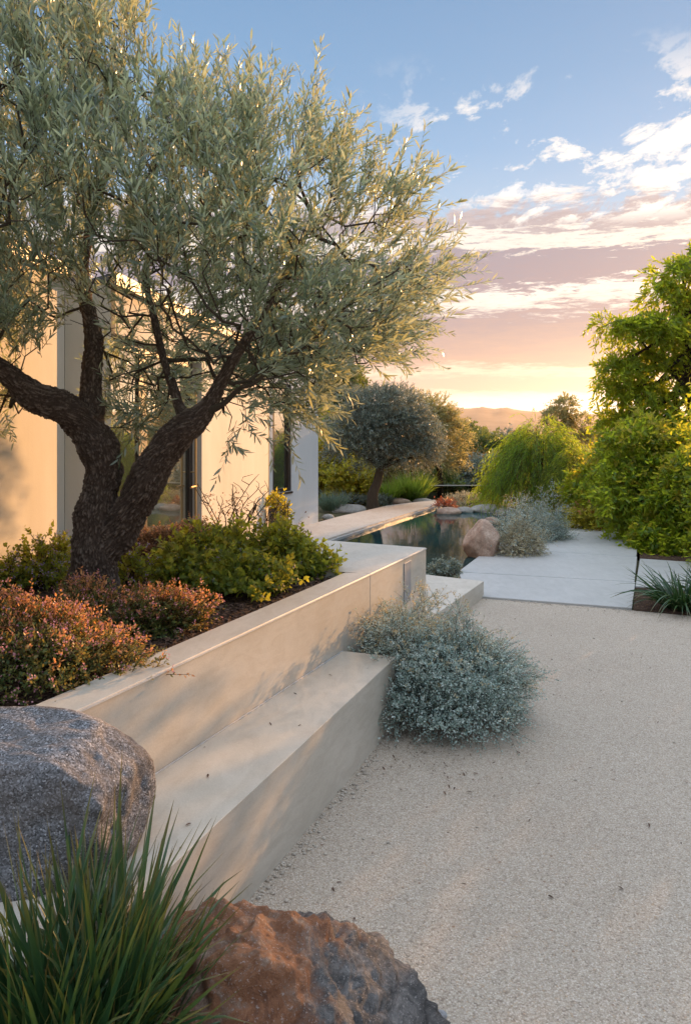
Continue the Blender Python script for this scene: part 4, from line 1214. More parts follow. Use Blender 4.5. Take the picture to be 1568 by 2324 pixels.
for px, py, rx, rz, mt, sd_, lab in (
    (1118, 1190, .16, .10, 'pink_rock', 2, 'small rounded rock between the pink boulder and the pool'),
    (1112, 1162, .42, .14, 'pale_rock', 5, 'broad flat pale rock at the far right of the pool'),
    (1150, 1168, .30, .12, 'pale_rock', 15, 'pale grey rock at the far pool corner beside the silver shrubs'),
    (905, 1143, .30, .10, 'pink_rock', 6, 'flat reddish rock lying at the foot of the green strappy clumps'),
    (960, 1142, .24, .09, 'pale_rock', 7, 'flat pale rock at the far end of the pool coping'),
    (1020, 1166, .26, .11, 'pink_rock', 9, 'reddish rock at the far edge of the pool under the red plant'),
    (1055, 1163, .20, .09, 'pale_rock', 10, 'low brownish rock at the middle of the far pool edge'),
    (790, 1160, .38, .14, 'pale_rock', 14, 'long grey rock in the bed left of the pool coping'),
    (745, 1178, .12, .07, 'pale_rock', 18, 'small grey rock beside the blue grass near the coping')):
    b_ = gp(px, py)
    rock('pool_rock', lab, (b_[0], b_[1] + .1, 0.02), (rx, rx * 0.6, rz), M[mt], sd_, planes=8, rough=0.07, sub=4, cat='rock', group='rocks around the pool')
# leaf litter on the gravel and the bench
rg = np.random.default_rng(66)
nn = 190
s_ = rg.uniform(-5, 1.6, nn); o_ = rg.uniform(0.02, 3.2, nn) ** 1.0
C_ = np.stack([W0[0] + wd[0] * s_ + wn[0] * o_, W0[1] + wd[1] * s_ + wn[1] * o_, np.zeros(nn)], 1)
on_b = np.array([(b_ < bo(a_) - .01) and (a_ < sb - .03) for a_, b_ in zip(s_, o_)])
kp_ = on_b | (rg.uniform(0, 1, nn) < 0.8)
C_[:, 2] = np.where(on_b, HB + 0.004, 0.008)
C_ = C_[kp_]
V, T_, Q_ = leaf_mesh(C_, rg.normal(0, 1, C_.shape) * [1, 1, .12], Z + rg.normal(0, .2, C_.shape), rg.uniform(.012, .035, len(C_)), rg.uniform(.005, .010, len(C_)), 0.15)
tag(mesh_obj('leaf_litter', V, T_, Q_, M['mulch']), 'small dry fallen leaves scattered over the gravel and the bench', 'leaf litter', kind='stuff')
# loose stones kicked to the edges of the court, and debris under the silver shrub
rg = np.random.default_rng(67)
bm = bmesh.new(); bmesh.ops.create_icosphere(bm, subdivisions=1, radius=1)
iv = np.array([v.co[:] for v in bm.verts]); it = np.array([[v.index for v in f.verts] for f in bm.faces]); bm.free()
mb = MB()
for i in range(420):
    k_ = rg.uniform()
    if k_ < 0.6:
        s__ = rg.uniform(-4, sb); p = along(W0, s__, bo(s__) + 0.01 + rg.exponential(0.035))
    elif k_ < 0.85:
        f_ = rg.uniform(); p = sl_fl[:2] * (1 - f_) + sl_fr[:2] * f_ - np.array([0, 0.01 + rg.exponential(0.04)])
    else:
        p = np.array([rg.uniform(-0.4, 3.6), rg.uniform(2.1, 6.5)])
    if float((p - W0[:2]) @ wn) < bo(float((p - W0[:2]) @ wd)) + .005 and float((p - W0[:2]) @ wd) < sb: continue
    r_ = rg.uniform(.004, .0105)
    v_ = (iv + rg.normal(0, .1, iv.shape)) * np.array([r_, r_ * .8, r_ * .6])
    mb.add(v_ + np.array([p[0], p[1], r_ * .35]), it, None)
tag(mb.build('loose_stones', M['loose'], None, True), 'small loose stones lying along the edges of the gravel court', 'stones', kind='stuff')
nn = 170
C_ = np.array([0.42, 4.02, 0.012]) + rg.normal(0, 1, (nn, 3)) * np.array([.24, .24, .002])
d_ = C_[:, :2] - W0[:2]
ok_ = ~(((d_ @ wd) < sb + .01) & ((d_ @ wn) < o_far + .02))
C_ = C_[ok_]
V, T_, Q_ = leaf_mesh(C_, rg.normal(0, 1, C_.shape) * [1, 1, .15], Z + rg.normal(0, .3, C_.shape), rg.uniform(.008, .028, len(C_)), rg.uniform(.004, .009, len(C_)), 0.15)
tag(mesh_obj('shrub_debris', V, T_, Q_, M['mulch']), 'dry leaf debris on the gravel under the largest silver shrub', 'leaf litter', kind='stuff')
# slate chips
rg = np.random.default_rng(6)
mb = MB()
cnt_ = 0
ico = None
bm = bmesh.new(); bmesh.ops.create_icosphere(bm, subdivisions=1, radius=1)
iv = np.array([v.co[:] for v in bm.verts]); it = np.array([[v.index for v in f.verts] for f in bm.faces]); bm.free()
bw_line = lambda s: along(W0, s, bo(s))
for i in range(1500):
    s = rg.uniform(-5.2, -3.55); o_ = bo(s) + rg.uniform(0.0, 0.42)
    p = along(W0, s, o_)
    if p[0] > 0.02 or (p[0] > -0.36 and p[1] < 1.9): continue
    rz = Euler((rg.normal(0, .35), rg.normal(0, .35), rg.uniform(0, 6.28))).to_matrix()
    r_ = rg.uniform(.008, .021)
    v_ = (iv + rg.normal(0, .14, iv.shape)) * np.array([r_, r_ * .7, r_ * .33])
    v_ = v_ @ np.array(rz).T + np.array([p[0], p[1], 0.004 + rg.uniform(0, .022)])
    mb.add(v_, it, None)
tag(mb.build('slate_chips', M['slate']), 'dark blue slate chips between the bench and the rusty boulder', 'chips', kind='stuff')

# ------------------------------------------------------------------ grasses
rg = np.random.default_rng(41)
GG = 'dark green strappy grass clumps in front of the bench'
def in_bench(v):
    d_ = v[:, :2] - W0[:2]
    s__ = d_ @ wd; o__ = d_ @ wn
    return (v[:, 2] < HB + 0.01) & (o__ < bo(s__) + 0.005)
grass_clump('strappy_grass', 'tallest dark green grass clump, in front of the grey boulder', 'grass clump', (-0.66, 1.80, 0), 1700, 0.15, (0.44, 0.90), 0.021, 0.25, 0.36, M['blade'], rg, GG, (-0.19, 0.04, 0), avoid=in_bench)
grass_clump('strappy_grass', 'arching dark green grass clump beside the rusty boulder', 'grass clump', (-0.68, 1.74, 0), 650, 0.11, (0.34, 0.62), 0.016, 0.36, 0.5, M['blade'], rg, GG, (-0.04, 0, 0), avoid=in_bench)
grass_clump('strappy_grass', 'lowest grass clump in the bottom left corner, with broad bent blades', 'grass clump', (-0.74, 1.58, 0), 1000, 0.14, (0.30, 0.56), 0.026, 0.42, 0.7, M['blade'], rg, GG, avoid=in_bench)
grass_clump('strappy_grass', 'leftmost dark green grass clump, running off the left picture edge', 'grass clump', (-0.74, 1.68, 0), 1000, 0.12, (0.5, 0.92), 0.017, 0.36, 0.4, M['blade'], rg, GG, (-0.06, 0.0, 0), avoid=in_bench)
c = gp(1560, 1392)
grass_clump('strappy_grass', 'spiky strappy clump in the dark soil strip by the side paving', 'grass clump', (c[0], c[1] + .12, 0.01), 190, 0.13, (0.35, 0.72), 0.022, 0.75, 0.5, M['blade'], rg, 'spiky clumps in the soil strip')
grass_clump('strappy_grass', 'second spiky clump at the right edge of the soil strip', 'grass clump', (c[0] + .42, c[1] + .3, 0.01), 150, 0.12, (0.35, 0.65), 0.022, 0.75, 0.5, M['blade'], rg, 'spiky clumps in the soil strip')
GL = 'green strappy clumps by the second olive'
for px, py, n, h, lab, w in ((885, 1142, 560, .75, 'short lime green clump at the foot of the second olive trunk', .20), (938, 1140, 800, 1.0, 'large round lime green clump with pale tips right of the second olive', .26), (838, 1128, 160, .5, 'small lime green tuft left of the second olive trunk', .12)):
    c = gp(px, py); grass_clump('grass_tuft', lab, 'grass clump', (c[0], c[1] + .2, 0), n, w, (h * .6, h), .018, .35, .25, M['lime_blade'], rg, GL, seg=5)
GBl = 'blue green grass clumps by the far house wing'
for px, py, n, h, lab, m_, w in ((665, 1195, 520, .55, 'blue green grass clump under the window of the far wing', 'blue_blade', .22), (640, 1203, 420, .35, 'greener low grass clump beside the potted plant', 'lime_blade', .20), (690, 1190, 260, .3, 'low bright green grass clump at the edge of the coping', 'lime_blade', .18), (755, 1160, 420, .6, 'blue green grass clump beyond the end of the house', 'blue_blade', .22)):
    c = gp(px, py); grass_clump('grass_tuft', lab, 'grass clump', (c[0], c[1] + .15, 0), n, w, (h * .6, h), .012, .4, .25, M[m_], rg, GBl, seg=5)

# ------------------------------------------------------------------ background trees and shrubs
def tree(name, label, base, trunk_pts, trunk_r, clumps, leaf, lm, rg, group=None, nl=10, Ls=(0.2, 0.4), up=0.2, droop=0.2, rnd=0.5, ang=(25, 55), kite=False, lump=0.2, k=3.2, inner=(0.45, 0.95), cat='tree', tip=None, tf=0.3, trunk_mat='bark', zmin=-0.5, stem_r=0.003, limbs=True):
    T = thing(name, label, cat, base, group)
    mb = MB()
    tp = polyline(trunk_pts, 14)
    rr = np.linspace(trunk_r, trunk_r * 0.6, 14) * (1 + 0.5 * np.exp(-np.linspace(0, 8, 14)))
    mb.tube(tp, rr, 12)
    if limbs:
        for c, r, n in clumps:
            e = np.asarray(c); a = tp[rg.integers(9, 14)]
            mm = a * 0.5 + e * 0.5 + rg.normal(0, .06, 3) * np.linalg.norm(e - a)
            mb.tube(polyline([a, mm, e], 8), np.linspace(trunk_r * .45, trunk_r * .12, 8), 7)
    V_ = np.concatenate(mb.V)
    o = mb.build('trunk', M[trunk_mat], T, True)
    Bs, Ds, Us = [], [], []
    for c, r, n in clumps:
        P, O, u = mound_points(c, r, n, rg, lump, k, zmin, inner)
        Bs.append(P); Us.append(u); Ds.append(nrmz(O + Z * up + rg.normal(0, rnd, P.shape)))
    B = np.concatenate(Bs); D = np.concatenate(Ds); U = np.concatenate(Us)
    L = rg.uniform(Ls[0], Ls[1], len(B)); dr = droop * rg.uniform(.4, 1.6, len(B))
    P, d, N, sid = shoot_leaves(B, D, L, dr, nl, rg, ang, False)
    ll = rg.uniform(leaf[0] * .65, leaf[0] * 1.25, len(P)); ww = ll * leaf[1] / leaf[0]
    fn = kite_mesh if kite else leaf_mesh
    V, Tt, Q = fn(P, d, N, ll, ww)
    mesh_obj('crown', V, Tt, Q, M[lm], T)
    V, Tt, Q = stem_mesh(B, D, L, dr, stem_r)
    mesh_obj('shoots', V, Tt, Q, M['stem'], T)
    return T

rg = np.random.default_rng(51)
# second olive
d = 16.5
b_ = dp(848, 1140, d); b_[2] = -0.02
tp = [b_ - [0, 0, .1], dp(845, 1125, d), dp(856, 1095, d), dp(862, 1065, d), dp(868, 1040, d)]
cl = []
for px, py, rx, rz, n in ((870, 985, 82, 62, 1500), (810, 975, 62, 62, 800), (935, 995, 62, 58, 800), (850, 925, 68, 45, 800), (905, 930, 58, 45, 600), (800, 1020, 50, 38, 380), (950, 1035, 48, 38, 380), (880, 1045, 70, 28, 450)):
    c = dp(px, py, d + rg.normal(0, .15)); cl.append((c, (pm(rx, d), pm(rx, d) * .9, pm(rz, d)), n))
tree('olive_tree', 'second olive tree, dark rounded crown on a leaning trunk beyond the pool', tuple(b_), tp, 0.12, cl, (0.065, 0.016), 'olive_far_leaf', rg, nl=12, Ls=(.15, .30), kite=True, trunk_mat='twig')
# golden tree behind it
d = 20
b_ = dp(1000, 1120, d); b_[2] = -.03
cl = [(dp(px, py, d), (pm(rx, d), pm(rx, d), pm(rz, d)), n) for px, py, rx, rz, n in ((975, 955, 55, 48, 700), (1010, 990, 40, 50, 420), (950, 1000, 55, 60, 600), (1000, 1045, 40, 40, 300))]
tree('golden_tree', 'golden olive leaved tree just behind the second olive', tuple(b_), [b_ - [0, 0, .1], dp(998, 1080, d), dp(985, 1010, d), dp(975, 960, d)], .08, cl, (0.085, 0.024), 'gold_leaf', rg, nl=11, Ls=(.2, .42), kite=True)
# yellow green shrubs past the house
GY = 'yellow green shrubs beyond the house'
for px, py, wpx, hpx, d, lm, lab, n in ((770, 1065, 62, 72, 19, 'yellow_leaf', 'sunlit yellow green shrub left of the second olive', 1500), (735, 985, 40, 55, 20, 'green_leaf', 'mid green shrub behind the corner of the far house wing', 800), (800, 1100, 45, 40, 18.2, 'yellow_leaf', 'low yellow shrub at the foot of the leaning olive trunk', 700)):
    c = dp(px, py, d); T = shrub('background_shrub', lab, 'shrub', (c[0], d, -.03), GY)
    bush(T, [(c, (pm(wpx, d), pm(wpx, d) * .8, pm(hpx, d)), n), ((c[0], d, .3), (pm(wpx, d) * .8, pm(wpx, d) * .6, max(.3, c[2] - .1)), n // 2)], (.075, .05), M[lm], rg, nl=8, Ls=(.15, .32), zmin=-.9, main_stems=12, main_r=.02, base=(c[0], d, 0), stem_r=.003, lump=.22)
# cypress like dark tree behind
d = 26
c = dp(790, 900, d)
tree('dark_tree', 'tall dark tree behind the second olive, left of it', (c[0], d, -.3), [(c[0], d, -.4), (c[0], d, 1.0), (c[0], d, 2.0), (c[0], d, 2.8)], .1, [(dp(790, 905, d), (pm(38, d), pm(38, d), pm(70, d)), 900), (dp(760, 960, d), (pm(45, d), pm(45, d), pm(60, d)), 700), (dp(720, 900, d), (pm(50, d), pm(40, d), pm(75, d)), 900)], (.12, .05), 'dark_leaf', rg, nl=8, Ls=(.2, .45))
# hedge line trees behind the fence
GT = 'trees and bushes beyond the glass fence'
spec = [(1050, 1075, 80, 45, 24, 'rust_mix', 'broad olive brown bush just beyond the glass fence'), (1115, 1080, 50, 38, 23, 'olive_far_leaf', 'grey green bush beyond the right half of the glass fence'), (1075, 1020, 45, 32, 32, 'dark_leaf', 'dark green tree right of the golden tree'), (1040, 1000, 36, 38, 36, 'dark_leaf', 'dark tree close behind the golden tree crown'),
        (1110, 1035, 55, 40, 30, 'dark_leaf', 'mid green tree above the grey green bush'), (1140, 1034, 45, 24, 45, 'dark_leaf', 'distant dark tree below the far pale house'), (1105, 1018, 26, 12, 52, 'dark_leaf', 'small round tree far off below the hills'), (1160, 1030, 50, 45, 40, 'olive_far_leaf', 'dull green tree left of the weeping bush, far off'), (1190, 1020, 40, 24, 42, 'rust_mix', 'brownish tree top behind the weeping bush')]
spec += [(930, 1078, 45, 34, 23, 'rust_mix', 'brown green bush behind the lime green clumps'), (985, 1092, 34, 24, 22, 'dark_leaf', 'dark low bush behind the left end of the glass fence'), (890, 1085, 40, 30, 24, 'dark_leaf', 'dark bush seen under the second olive crown')]
M['rust_mix'] = m_leaf('olive_brown_leaf', [(0.07, 0.065, 0.02), (0.12, 0.10, 0.03), (0.18, 0.13, 0.045)], None, (0.6, 0.42, 0.10), 0.35)
for px, py, wpx, hpx, d, lm, lab in spec:
    c = dp(px, py, d); g0 = float(gz(0, d)); w, h = pm(wpx, d), pm(hpx, d)
    cl = [(c, (w * .75, w * .6, h * .8), 420), (c + [-w * .5, .2, -h * .3], (w * .55, w * .5, h * .7), 260), (c + [w * .5, -.2, -h * .25], (w * .55, w * .5, h * .7), 260), (c + [0, -.3, -h * .8], (w * .8, w * .5, h * .6), 240)]
    tree('background_tree', lab, (c[0], d, g0), [(c[0], d, g0 - .1), (c[0] + .1, d, (g0 + c[2]) / 2), (c[0], d, c[2])], .09 * d / 25, cl, (.0048 * d, .0022 * d), lm, rg, GT, nl=9, Ls=(.012 * d, .022 * d), kite=True, k=4, lump=.3)
# golden leafy tree on the right behind the weeping bush
d = 27
c = dp(1275, 945, d)
tree('golden_tree', 'loose golden tree standing out against the hills behind the weeping bush', (c[0], d, -.4), [(c[0] - .3, d, -.5), (c[0] - .2, d, .8), (c[0], d, 1.6), (c[0] + .2, d, 2.4)], .07,
     [(dp(1282, 925, d), (pm(24, d), pm(24, d), pm(24, d)), 150), (dp(1262, 955, d), (pm(30, d), pm(30, d), pm(28, d)), 240), (dp(1310, 962, d), (pm(28, d), pm(28, d), pm(20, d)), 130), (dp(1340, 1000, d), (pm(30, d), pm(30, d), pm(20, d)), 160), (dp(1290, 996, d), (pm(50, d), pm(30, d), pm(22, d)), 240)], (.10, .042), 'gold_leaf', rg, nl=8, Ls=(.15, .35), kite=True)
# weeping bushes
def weeping(name, label, px, d, wpx, top, bot, n, lm, grp):
    c = dp(px, top, d); T = thing(name, label, 'shrub', (c[0], d, -.03), grp)
    w = pm(wpx, d); zt_, zb = c[2], CAMH - (bot - HY) * d / F
    a = rg.uniform(0, 6.283, n); r = np.sqrt(rg.uniform(0.02, 1, n)); 
    f = 1 + .15 * np.sin(3 * a + 1) + .12 * np.sin(7 * a) + .1 * np.sin(13 * a + 2)
    B = np.stack([c[0] + np.cos(a) * r * w * f, d + np.sin(a) * r * w * .8 * f, zb + (zt_ - zb) * (np.sqrt(np.clip(1 - (r * .93) ** 2, .05, 1))) * (rg.uniform(.62, 1.0, n) + .08 * np.sin(5 * a + 9 * r))], 1)
    D = nrmz(np.stack([np.cos(a) * (.4 + r), np.sin(a) * (.4 + r), .9 - .9 * r], 1) + rg.normal(0, .3, (n, 3)))
    L = rg.uniform(.35, .95, n); dr = rg.uniform(.7, 1.6, n)
    P, dd, N, sid = shoot_leaves(B, D, L, dr, 16, rg, (12, 32), False)
    dd = nrmz(dd - Z * .35)
    ll = rg.uniform(.06, .12, len(P))
    V, Tt, Q = kite_mesh(P, dd, N, ll, ll * .13); mesh_obj('foliage', V, Tt, Q, M[lm], T)
    V, Tt, Q = stem_mesh(B, D, L, dr, .003, 4); mb = MB(); mb.add(V, Tt, Q)
    for i in rg.choice(n, 40):
        b0 = np.array([c[0], d, -.03]); e = B[i]; mb.tube(polyline([b0, b0 * .5 + e * .5 + [0, 0, .25], e], 7), np.linspace(.02, .006, 7), 5, False)
    mb.build('stems', M['stem'], T)
GWp = 'weeping fine leaved bushes right of the pool'
weeping('weeping_bush', 'large rounded weeping lime green bush behind the silver shrubs', 1228, 16.2, 88, 962, 1165, 2600, 'lime_leaf', GWp)
weeping('weeping_bush', 'smaller weeping bush nestled right of the large weeping one', 1318, 15.2, 62, 1022, 1180, 1500, 'green_leaf', GWp)

# the tall tree on the right
d = 13.5
b_ = dp(1572, 1180, d); b_[2] = -.02
cl = []
for px, py, rx, rz, dz, n in (
    (1545, 622, 46, 26, 0, 105), (1600, 592, 50, 30, .2, 110), (1512, 672, 40, 22, -.1, 75), (1575, 690, 52, 26, .2, 110),
    (1490, 742, 56, 20, -.1, 120), (1440, 748, 46, 17, -.25, 95), (1390, 736, 30, 9, -.25, 35), (1540, 770, 56, 20, .1, 110),
    (1420, 838, 48, 17, -.15, 95), (1385, 830, 22, 8, -.2, 20), (1478, 822, 46, 18, .1, 95), (1560, 815, 30, 18, .2, 55),
    (1392, 884, 34, 11, 0, 50), (1450, 896, 52, 20, .1, 115), (1535, 895, 44, 24, .2, 100),
    (1412, 958, 44, 20, .1, 100), (1478, 960, 56, 26, -.1, 140), (1555, 985, 60, 32, .1, 140), (1430, 1005, 40, 20, .1, 80), (1500, 1020, 60, 26, .0, 125),
    (1415, 1045, 50, 28, .1, 110), (1510, 1065, 60, 32, -.1, 130), (1575, 1050, 50, 34, .1, 110), (1455, 1100, 60, 32, .1, 130)):
    c = dp(px, py, d + dz); cl.append((c, (pm(rx, d), pm(rx, d) * .85, pm(rz, d)), n))
tree('feathery_tree', 'tall bright green feathery tree at the right edge, lit from behind', tuple(b_), [b_, dp(1570, 1100, d), dp(1578, 980, d), dp(1560, 850, d), dp(1570, 700, d)], .09, cl, (.115, .034), 'green_leaf', rg, nl=13, Ls=(.2, .42), up=.1, droop=.75, rnd=.45, lump=.3, k=4, inner=(.25, .9))
# shrubs under it
GR = 'leafy green shrubs under the feathery tree'
def leafy(label, px, py, d, wpx, hpx, n, lm='green_leaf', tip='yellow_leaf', tf=.25, leaf=(.10, .032), droop=.55):
    c = dp(px, py, d); T = shrub('green_shrub', label, 'shrub', (c[0], d, -.01), GR)
    w, h = pm(wpx, d), pm(hpx, d)
    cl = [(c, (w, w * .7, h), n), (c + [-w * .55, .1, -h * .4], (w * .5, w * .5, h * .6), n // 3), (c + [w * .55, -.1, -h * .35], (w * .5, w * .5, h * .6), n // 3), ((c[0], d + .15, .2), (w * .85, w * .45, max(.22, c[2] - h * .4)), n // 2)]
    bush(T, cl, leaf, M[lm], rg, nl=11, Ls=(.16, .34), up=.1, rnd=.5, droop=droop, pair=False, tip_mat=M[tip] if tip else None, tip_frac=tf, tip_sunward=.4, zmin=-.8, main_stems=25, main_r=.012, base=(c[0], d, 0), stem_r=.002, lump=.28, k=4, floor=0.0, inner=(.4, .96))
leafy('largest leafy green shrub, below the feathery tree crown', 1490, 1062, 11.8, 100, 92, 1500)
leafy('leafy green shrub at the back of the grey paving, with yellow leaves', 1385, 1105, 13.6, 74, 76, 1100)
leafy('leafy shrub at the right picture edge behind the side paving', 1580, 1110, 11.0, 70, 85, 1000)
leafy('drooping green shrub overhanging the corner of the side paving', 1510, 1226, 10.9, 55, 24, 560, tf=.1, droop=.8)
leafy('low yellow orange shrub along the back edge of the grey paving', 1370, 1180, 13.1, 62, 22, 520, 'yellow_leaf', 'new_growth', .18, (.045, .024), .2)
leafy('low mixed green shrub on the dark soil by the side paving', 1585, 1240, 10.9, 34, 18, 260, tf=.2, droop=.4)
d = 9.6  # added shrub border, mostly out of view, to shade the gravel and bench
c = dp(1600, 1180, d)
T = shrub('shade_border', 'added tall dense shrub border past the right edge, shading the gravel and bench', 'shrub', (c[0] + .4, d, 0), GR)
bush(T, [((c[0] + .45 + i * .62, d - .1 - i * .32, 0.7 + .04 * math.sin(i * 2.1)), (.6, .55, 1.46 + .06 * math.sin(i * 1.7 + 1)), 1500) for i in range(10)], (.07, .028), M['green_leaf'], rg, nl=9, Ls=(.16, .34), up=.15, droop=.4, pair=False, zmin=-.8, main_stems=40, main_r=.012, base=(c[0] + 2.4, d - 1.2, 0), stem_r=.002, lump=.25, k=4, floor=0.0)
# red plant by the pool, pale groundcover
c = gp(1008, 1158)
T = shrub('red_plant', 'small red leaved plant among the rocks at the far pool edge', 'plant', (c[0], c[1], 0.05))
bush(T, [((c[0], c[1], .06), (.20, .16, .10), 90)], (.06, .018), M['red_leaf'], rg, nl=6, Ls=(.08, .16), main_stems=8)
c = gp(1030, 1306)
T = shrub('pool_edge_plant', 'small white flowered plant at the near pool edge beside the low step', 'plant', (c[0], c[1], 0))
bush(T, [((c[0] - .08, c[1] + .1, .0), (.22, .16, .10), 160)], (.035, .018), M['olive_far_leaf'], rg, nl=7, Ls=(.05, .11), main_stems=8, flower=M['straw_leaf'], flower_n=50, flower_size=.018)
c = gp(1065, 1150)
T = shrub('pale_groundcover', 'pale straw coloured low plant at the far end of the pool', 'plant', (c[0], c[1] + .3, 0))
bush(T, [((c[0], c[1] + .3, .03), (.5, .2, .2), 350)], (.04, .014), M['straw_leaf'], rg, nl=7, Ls=(.08, .2), up=.8, main_stems=8)
for px, w, lab in ((800, .5, 'low grey green groundcover left of the leaning olive trunk'), (860, .3, 'low grey green groundcover at the foot of the leaning olive trunk')):
    c = gp(px, 1146); T = shrub('low_groundcover', lab, 'plant', (c[0], c[1] + .3, 0), 'low groundcover by the second olive')
    bush(T, [((c[0], c[1] + .3, .02), (w, .35, .16), 350)], (.04, .02), M['olive_far_leaf'], rg, nl=7, Ls=(.08, .16), main_stems=6)

#@@LIGHT
# ------------------------------------------------------------------ light
sun = bpy.data.lights.new('sun', 'SUN')
sun.energy = 5.0
sun.color = (1.0, 0.53, 0.21)
sun.angle = R(0.5)
so = bpy.data.objects.new('sun', sun); COL.objects.link(so)
so.rotation_euler = Vector(SD).to_track_quat('Z', 'Y').to_euler()

W = bpy.data.worlds.new('World'); S.world = W; W.use_nodes = True
t = NT(W.node_tree)
out = t.n('OutputWorld')
bg = t.n('Background'); bg.inputs['Strength'].default_value = 0.1
t.link(bg.outputs[0], out.inputs[0])
sky = t.n('TexSky'); sky.sky_type = 'NISHITA'; sky.sun_disc = False
sky.sun_elevation = R(SUN_EL); sky.sun_rotation = R(SUN_AZ); sky.dust_density = 2.0
dirv = t.n('TexCoord').outputs['Generated']
sx = t.n('SeparateXYZ'); t.link(dirv, sx.inputs[0])
el = t.math('MULTIPLY', t.math('ARCSINE', sx.outputs[2]), 180 / math.pi)
az = t.math('MULTIPLY', t.math('ARCTAN2', sx.outputs[0], sx.outputs[1]), 180 / math.pi)
# cloud plane coordinates
zc = t.math('ADD', t.math('MAXIMUM', sx.outputs[2], 0.0), 0.035)
cp = t.n('CombineXYZ')
t.link(t.math('DIVIDE', sx.outputs[0], zc), cp.inputs[0]); t.link(t.math('DIVIDE', sx.outputs[1], zc), cp.inputs[1])
ae = t.n('CombineXYZ'); t.link(t.math('MULTIPLY', az, 0.045), ae.inputs[0]); t.link(t.math('MULTIPLY', el, 0.16), ae.inputs[1])
nA = t.noise(ae.outputs[0], 1.0, 7, 0.62, 0.3)
nB = t.noise(t.mapped(ae.outputs[0], (1.0, 2.2, 1)), 4.5, 9, 0.72, 0.6)
nC = t.noise(t.mapped(ae.outputs[0], (1.0, 1.6, 1)), 15.0, 8, 0.7, 0.4)
warp = t.math('ADD', t.math('MULTIPLY', t.math('SUBTRACT', nC, 0.5), 3.2), t.math('ADD', t.math('MULTIPLY', t.math('SUBTRACT', nA, 0.5), 4.0), t.math('MULTIPLY', t.math('SUBTRACT', nB, 0.5), 5.5)))
amp = t.math('MULTIPLY', t.math('DIVIDE', el, 10.0, clamp=True), 1.0)
elw = t.math('ADD', el, t.math('MULTIPLY', warp, amp))
fac = t.math('DIVIDE', elw, 40.0, clamp=True)
def e(d): return d / 40.0
layers = t.ramp(fac, [
    (e(0), (1.15, 0.88, 0.62)), (e(1.6), (1.30, 1.14, 0.94)), (e(2.4), (1.2, 0.98, 0.74)), (e(2.9), (0.80, 0.54, 0.42)), (e(3.7), (0.78, 0.53, 0.42)), (e(4.2), (0.98, 0.74, 0.56)),
    (e(4.8), (0.62, 0.41, 0.33)), (e(6.5), (0.50, 0.36, 0.335)), (e(8.2), (0.39, 0.315, 0.345)), (e(8.8), (0.86, 0.76, 0.68)), (e(9.7), (0.95, 0.88, 0.80)), (e(10.2), (0.35, 0.29, 0.335)),
    (e(12.5), (0.33, 0.30, 0.36)), (e(12.9), (0.85, 0.76, 0.68)), (e(13.7), (0.92, 0.84, 0.76)), (e(14.3), (0.43, 0.375, 0.40)), (e(15.6), (0.54, 0.47, 0.48)), (e(16.3), (0.88, 0.82, 0.78)), (e(17.5), (0.98, 0.94, 0.90)), (e(40), (0.98, 0.94, 0.90))][:32])
clear = t.ramp(t.math('DIVIDE', el, 90.0, clamp=True), [(0.0, (0.95, 0.60, 0.32)), (0.035, (0.9, 0.68, 0.45)), (0.10, (0.55, 0.60, 0.68)), (0.17, (0.39, 0.55, 0.73)), (0.22, (0.27, 0.45, 0.68)), (0.27, (0.215, 0.385, 0.61)), (0.34, (0.175, 0.325, 0.54)), (0.42, (0.5, 0.60, 0.76)), (0.58, (1.5, 1.7, 2.0)), (1.0, (1.5, 1.7, 2.0))])  # overhead stops, out of view, are brightened to lift the ambient light
# the cloud bank: strongest towards the sunset
side = t.ramp(t.math('DIVIDE', t.math('ABSOLUTE', t.math('SUBTRACT', az, 20.0)), 180.0), [(0.20, (1, 1, 1)), (0.45, (0, 0, 0))])
bk = t.noise(t.mapped(cp.outputs[0], (1, 0.5, 1)), 4.2, 9, 0.68, 0.4)
bk = t.math('ADD', t.math('MULTIPLY', t.math('SUBTRACT', bk, 0.5), 3.6), t.math('DIVIDE', t.math('SUBTRACT', 16.4, el), 4.5))
topm = t.ramp(t.math('ADD', t.math('MULTIPLY', bk, 0.5), 0.5, clamp=True), [(0.44, (0, 0, 0)), (0.62, (1, 1, 1))])
cm = t.math('MULTIPLY', side, topm)
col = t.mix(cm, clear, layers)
# small puffs above the bank
pn = t.noise(t.mapped(cp.outputs[0], (1, 0.55, 1)), 5.5, 9, 0.66, 0.3)
pl_ = t.noise(t.mapped(cp.outputs[0], (1, 1, 1)), 1.3, 2, 0.5)
pm_ = t.math('ADD', t.math('MULTIPLY', pn, 0.6), t.math('MULTIPLY', pl_, 0.5))
pa = t.ramp(pm_, [(0.575, (0, 0, 0)), (0.625, (1, 1, 1))])
pe_ = t.ramp(t.math('DIVIDE', el, 40.0, clamp=True), [(e(14), (0, 0, 0)), (e(15), (1, 1, 1)), (e(21), (1, 1, 1)), (e(26), (0, 0, 0))])
paz = t.ramp(t.math('DIVIDE', t.math('ADD', az, 60.0), 120.0, clamp=True), [(0.50, (0, 0, 0)), (0.57, (1, 1, 1))])
pmask = t.math('MULTIPLY', t.math('MULTIPLY', pa, pe_), paz)
col = t.mix(pmask, col, (1.0, 0.93, 0.86))
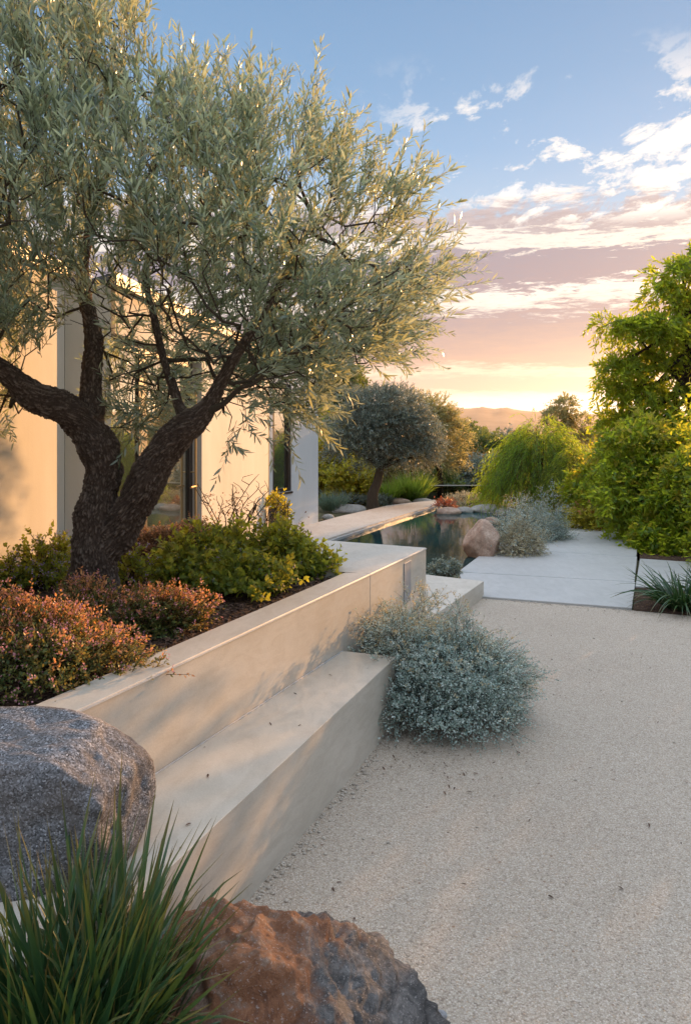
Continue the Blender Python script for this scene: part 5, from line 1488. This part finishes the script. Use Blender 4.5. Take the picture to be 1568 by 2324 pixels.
# brightening around the low sun
gx = t.math('SUBTRACT', az, 24.0)
gl = t.math('ADD', t.math('MULTIPLY', t.math('MULTIPLY', gx, gx), 0.010), t.math('MULTIPLY', t.math('MULTIPLY', t.math('SUBTRACT', el, 2.5), t.math('SUBTRACT', el, 2.5)), 0.12))
glow = t.math('POWER', 2.718, t.math('MULTIPLY', gl, -1.0))
gcol = t.mix(1.0, (0, 0, 0), (0.32, 0.29, 0.21))
sc = t.n('VectorMath', operation='SCALE'); t.link(gcol, sc.inputs[0]); t.link(glow, sc.inputs['Scale'])
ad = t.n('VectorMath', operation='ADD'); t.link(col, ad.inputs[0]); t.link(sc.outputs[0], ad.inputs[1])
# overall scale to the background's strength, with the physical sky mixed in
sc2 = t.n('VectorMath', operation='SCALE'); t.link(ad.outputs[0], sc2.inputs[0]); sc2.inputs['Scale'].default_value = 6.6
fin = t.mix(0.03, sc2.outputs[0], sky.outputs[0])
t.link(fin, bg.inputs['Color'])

# haze
HAZE = True
if HAZE:
    mb = MB()
    mb.prism([(-5000, -60), (6500, -60), (6500, 3800), (-5000, 3800)], -8.0, 150.0)
    hm = bpy.data.materials.new('evening_haze'); hm.use_nodes = True
    t = NT(hm.node_tree); out = t.n('OutputMaterial')
    pv = t.n('VolumePrincipled')
    pv.inputs['Color'].default_value = (0.95, 0.86, 0.78, 1)
    pv.inputs['Density'].default_value = 0.00008
    pv.inputs['Anisotropy'].default_value = 0.55
    t.link(pv.outputs[0], out.inputs['Volume'])
    tag(mb.build('haze', hm), kind='stuff')

S.view_settings.view_transform = 'Standard'
S.view_settings.look = 'None'
S.view_settings.gamma = 1.0
S.view_settings.use_curve_mapping = False
S.view_settings.exposure = 0.82
S.render.engine = 'CYCLES'
S.cycles.use_denoising = True
S.cycles.max_bounces = 8
S.cycles.diffuse_bounces = 4
S.cycles.transmission_bounces = 6
S.cycles.volume_bounces = 1
S.cycles.caustics_reflective = False
S.cycles.caustics_refractive = False
S.cycles.sample_clamp_indirect = 6.0
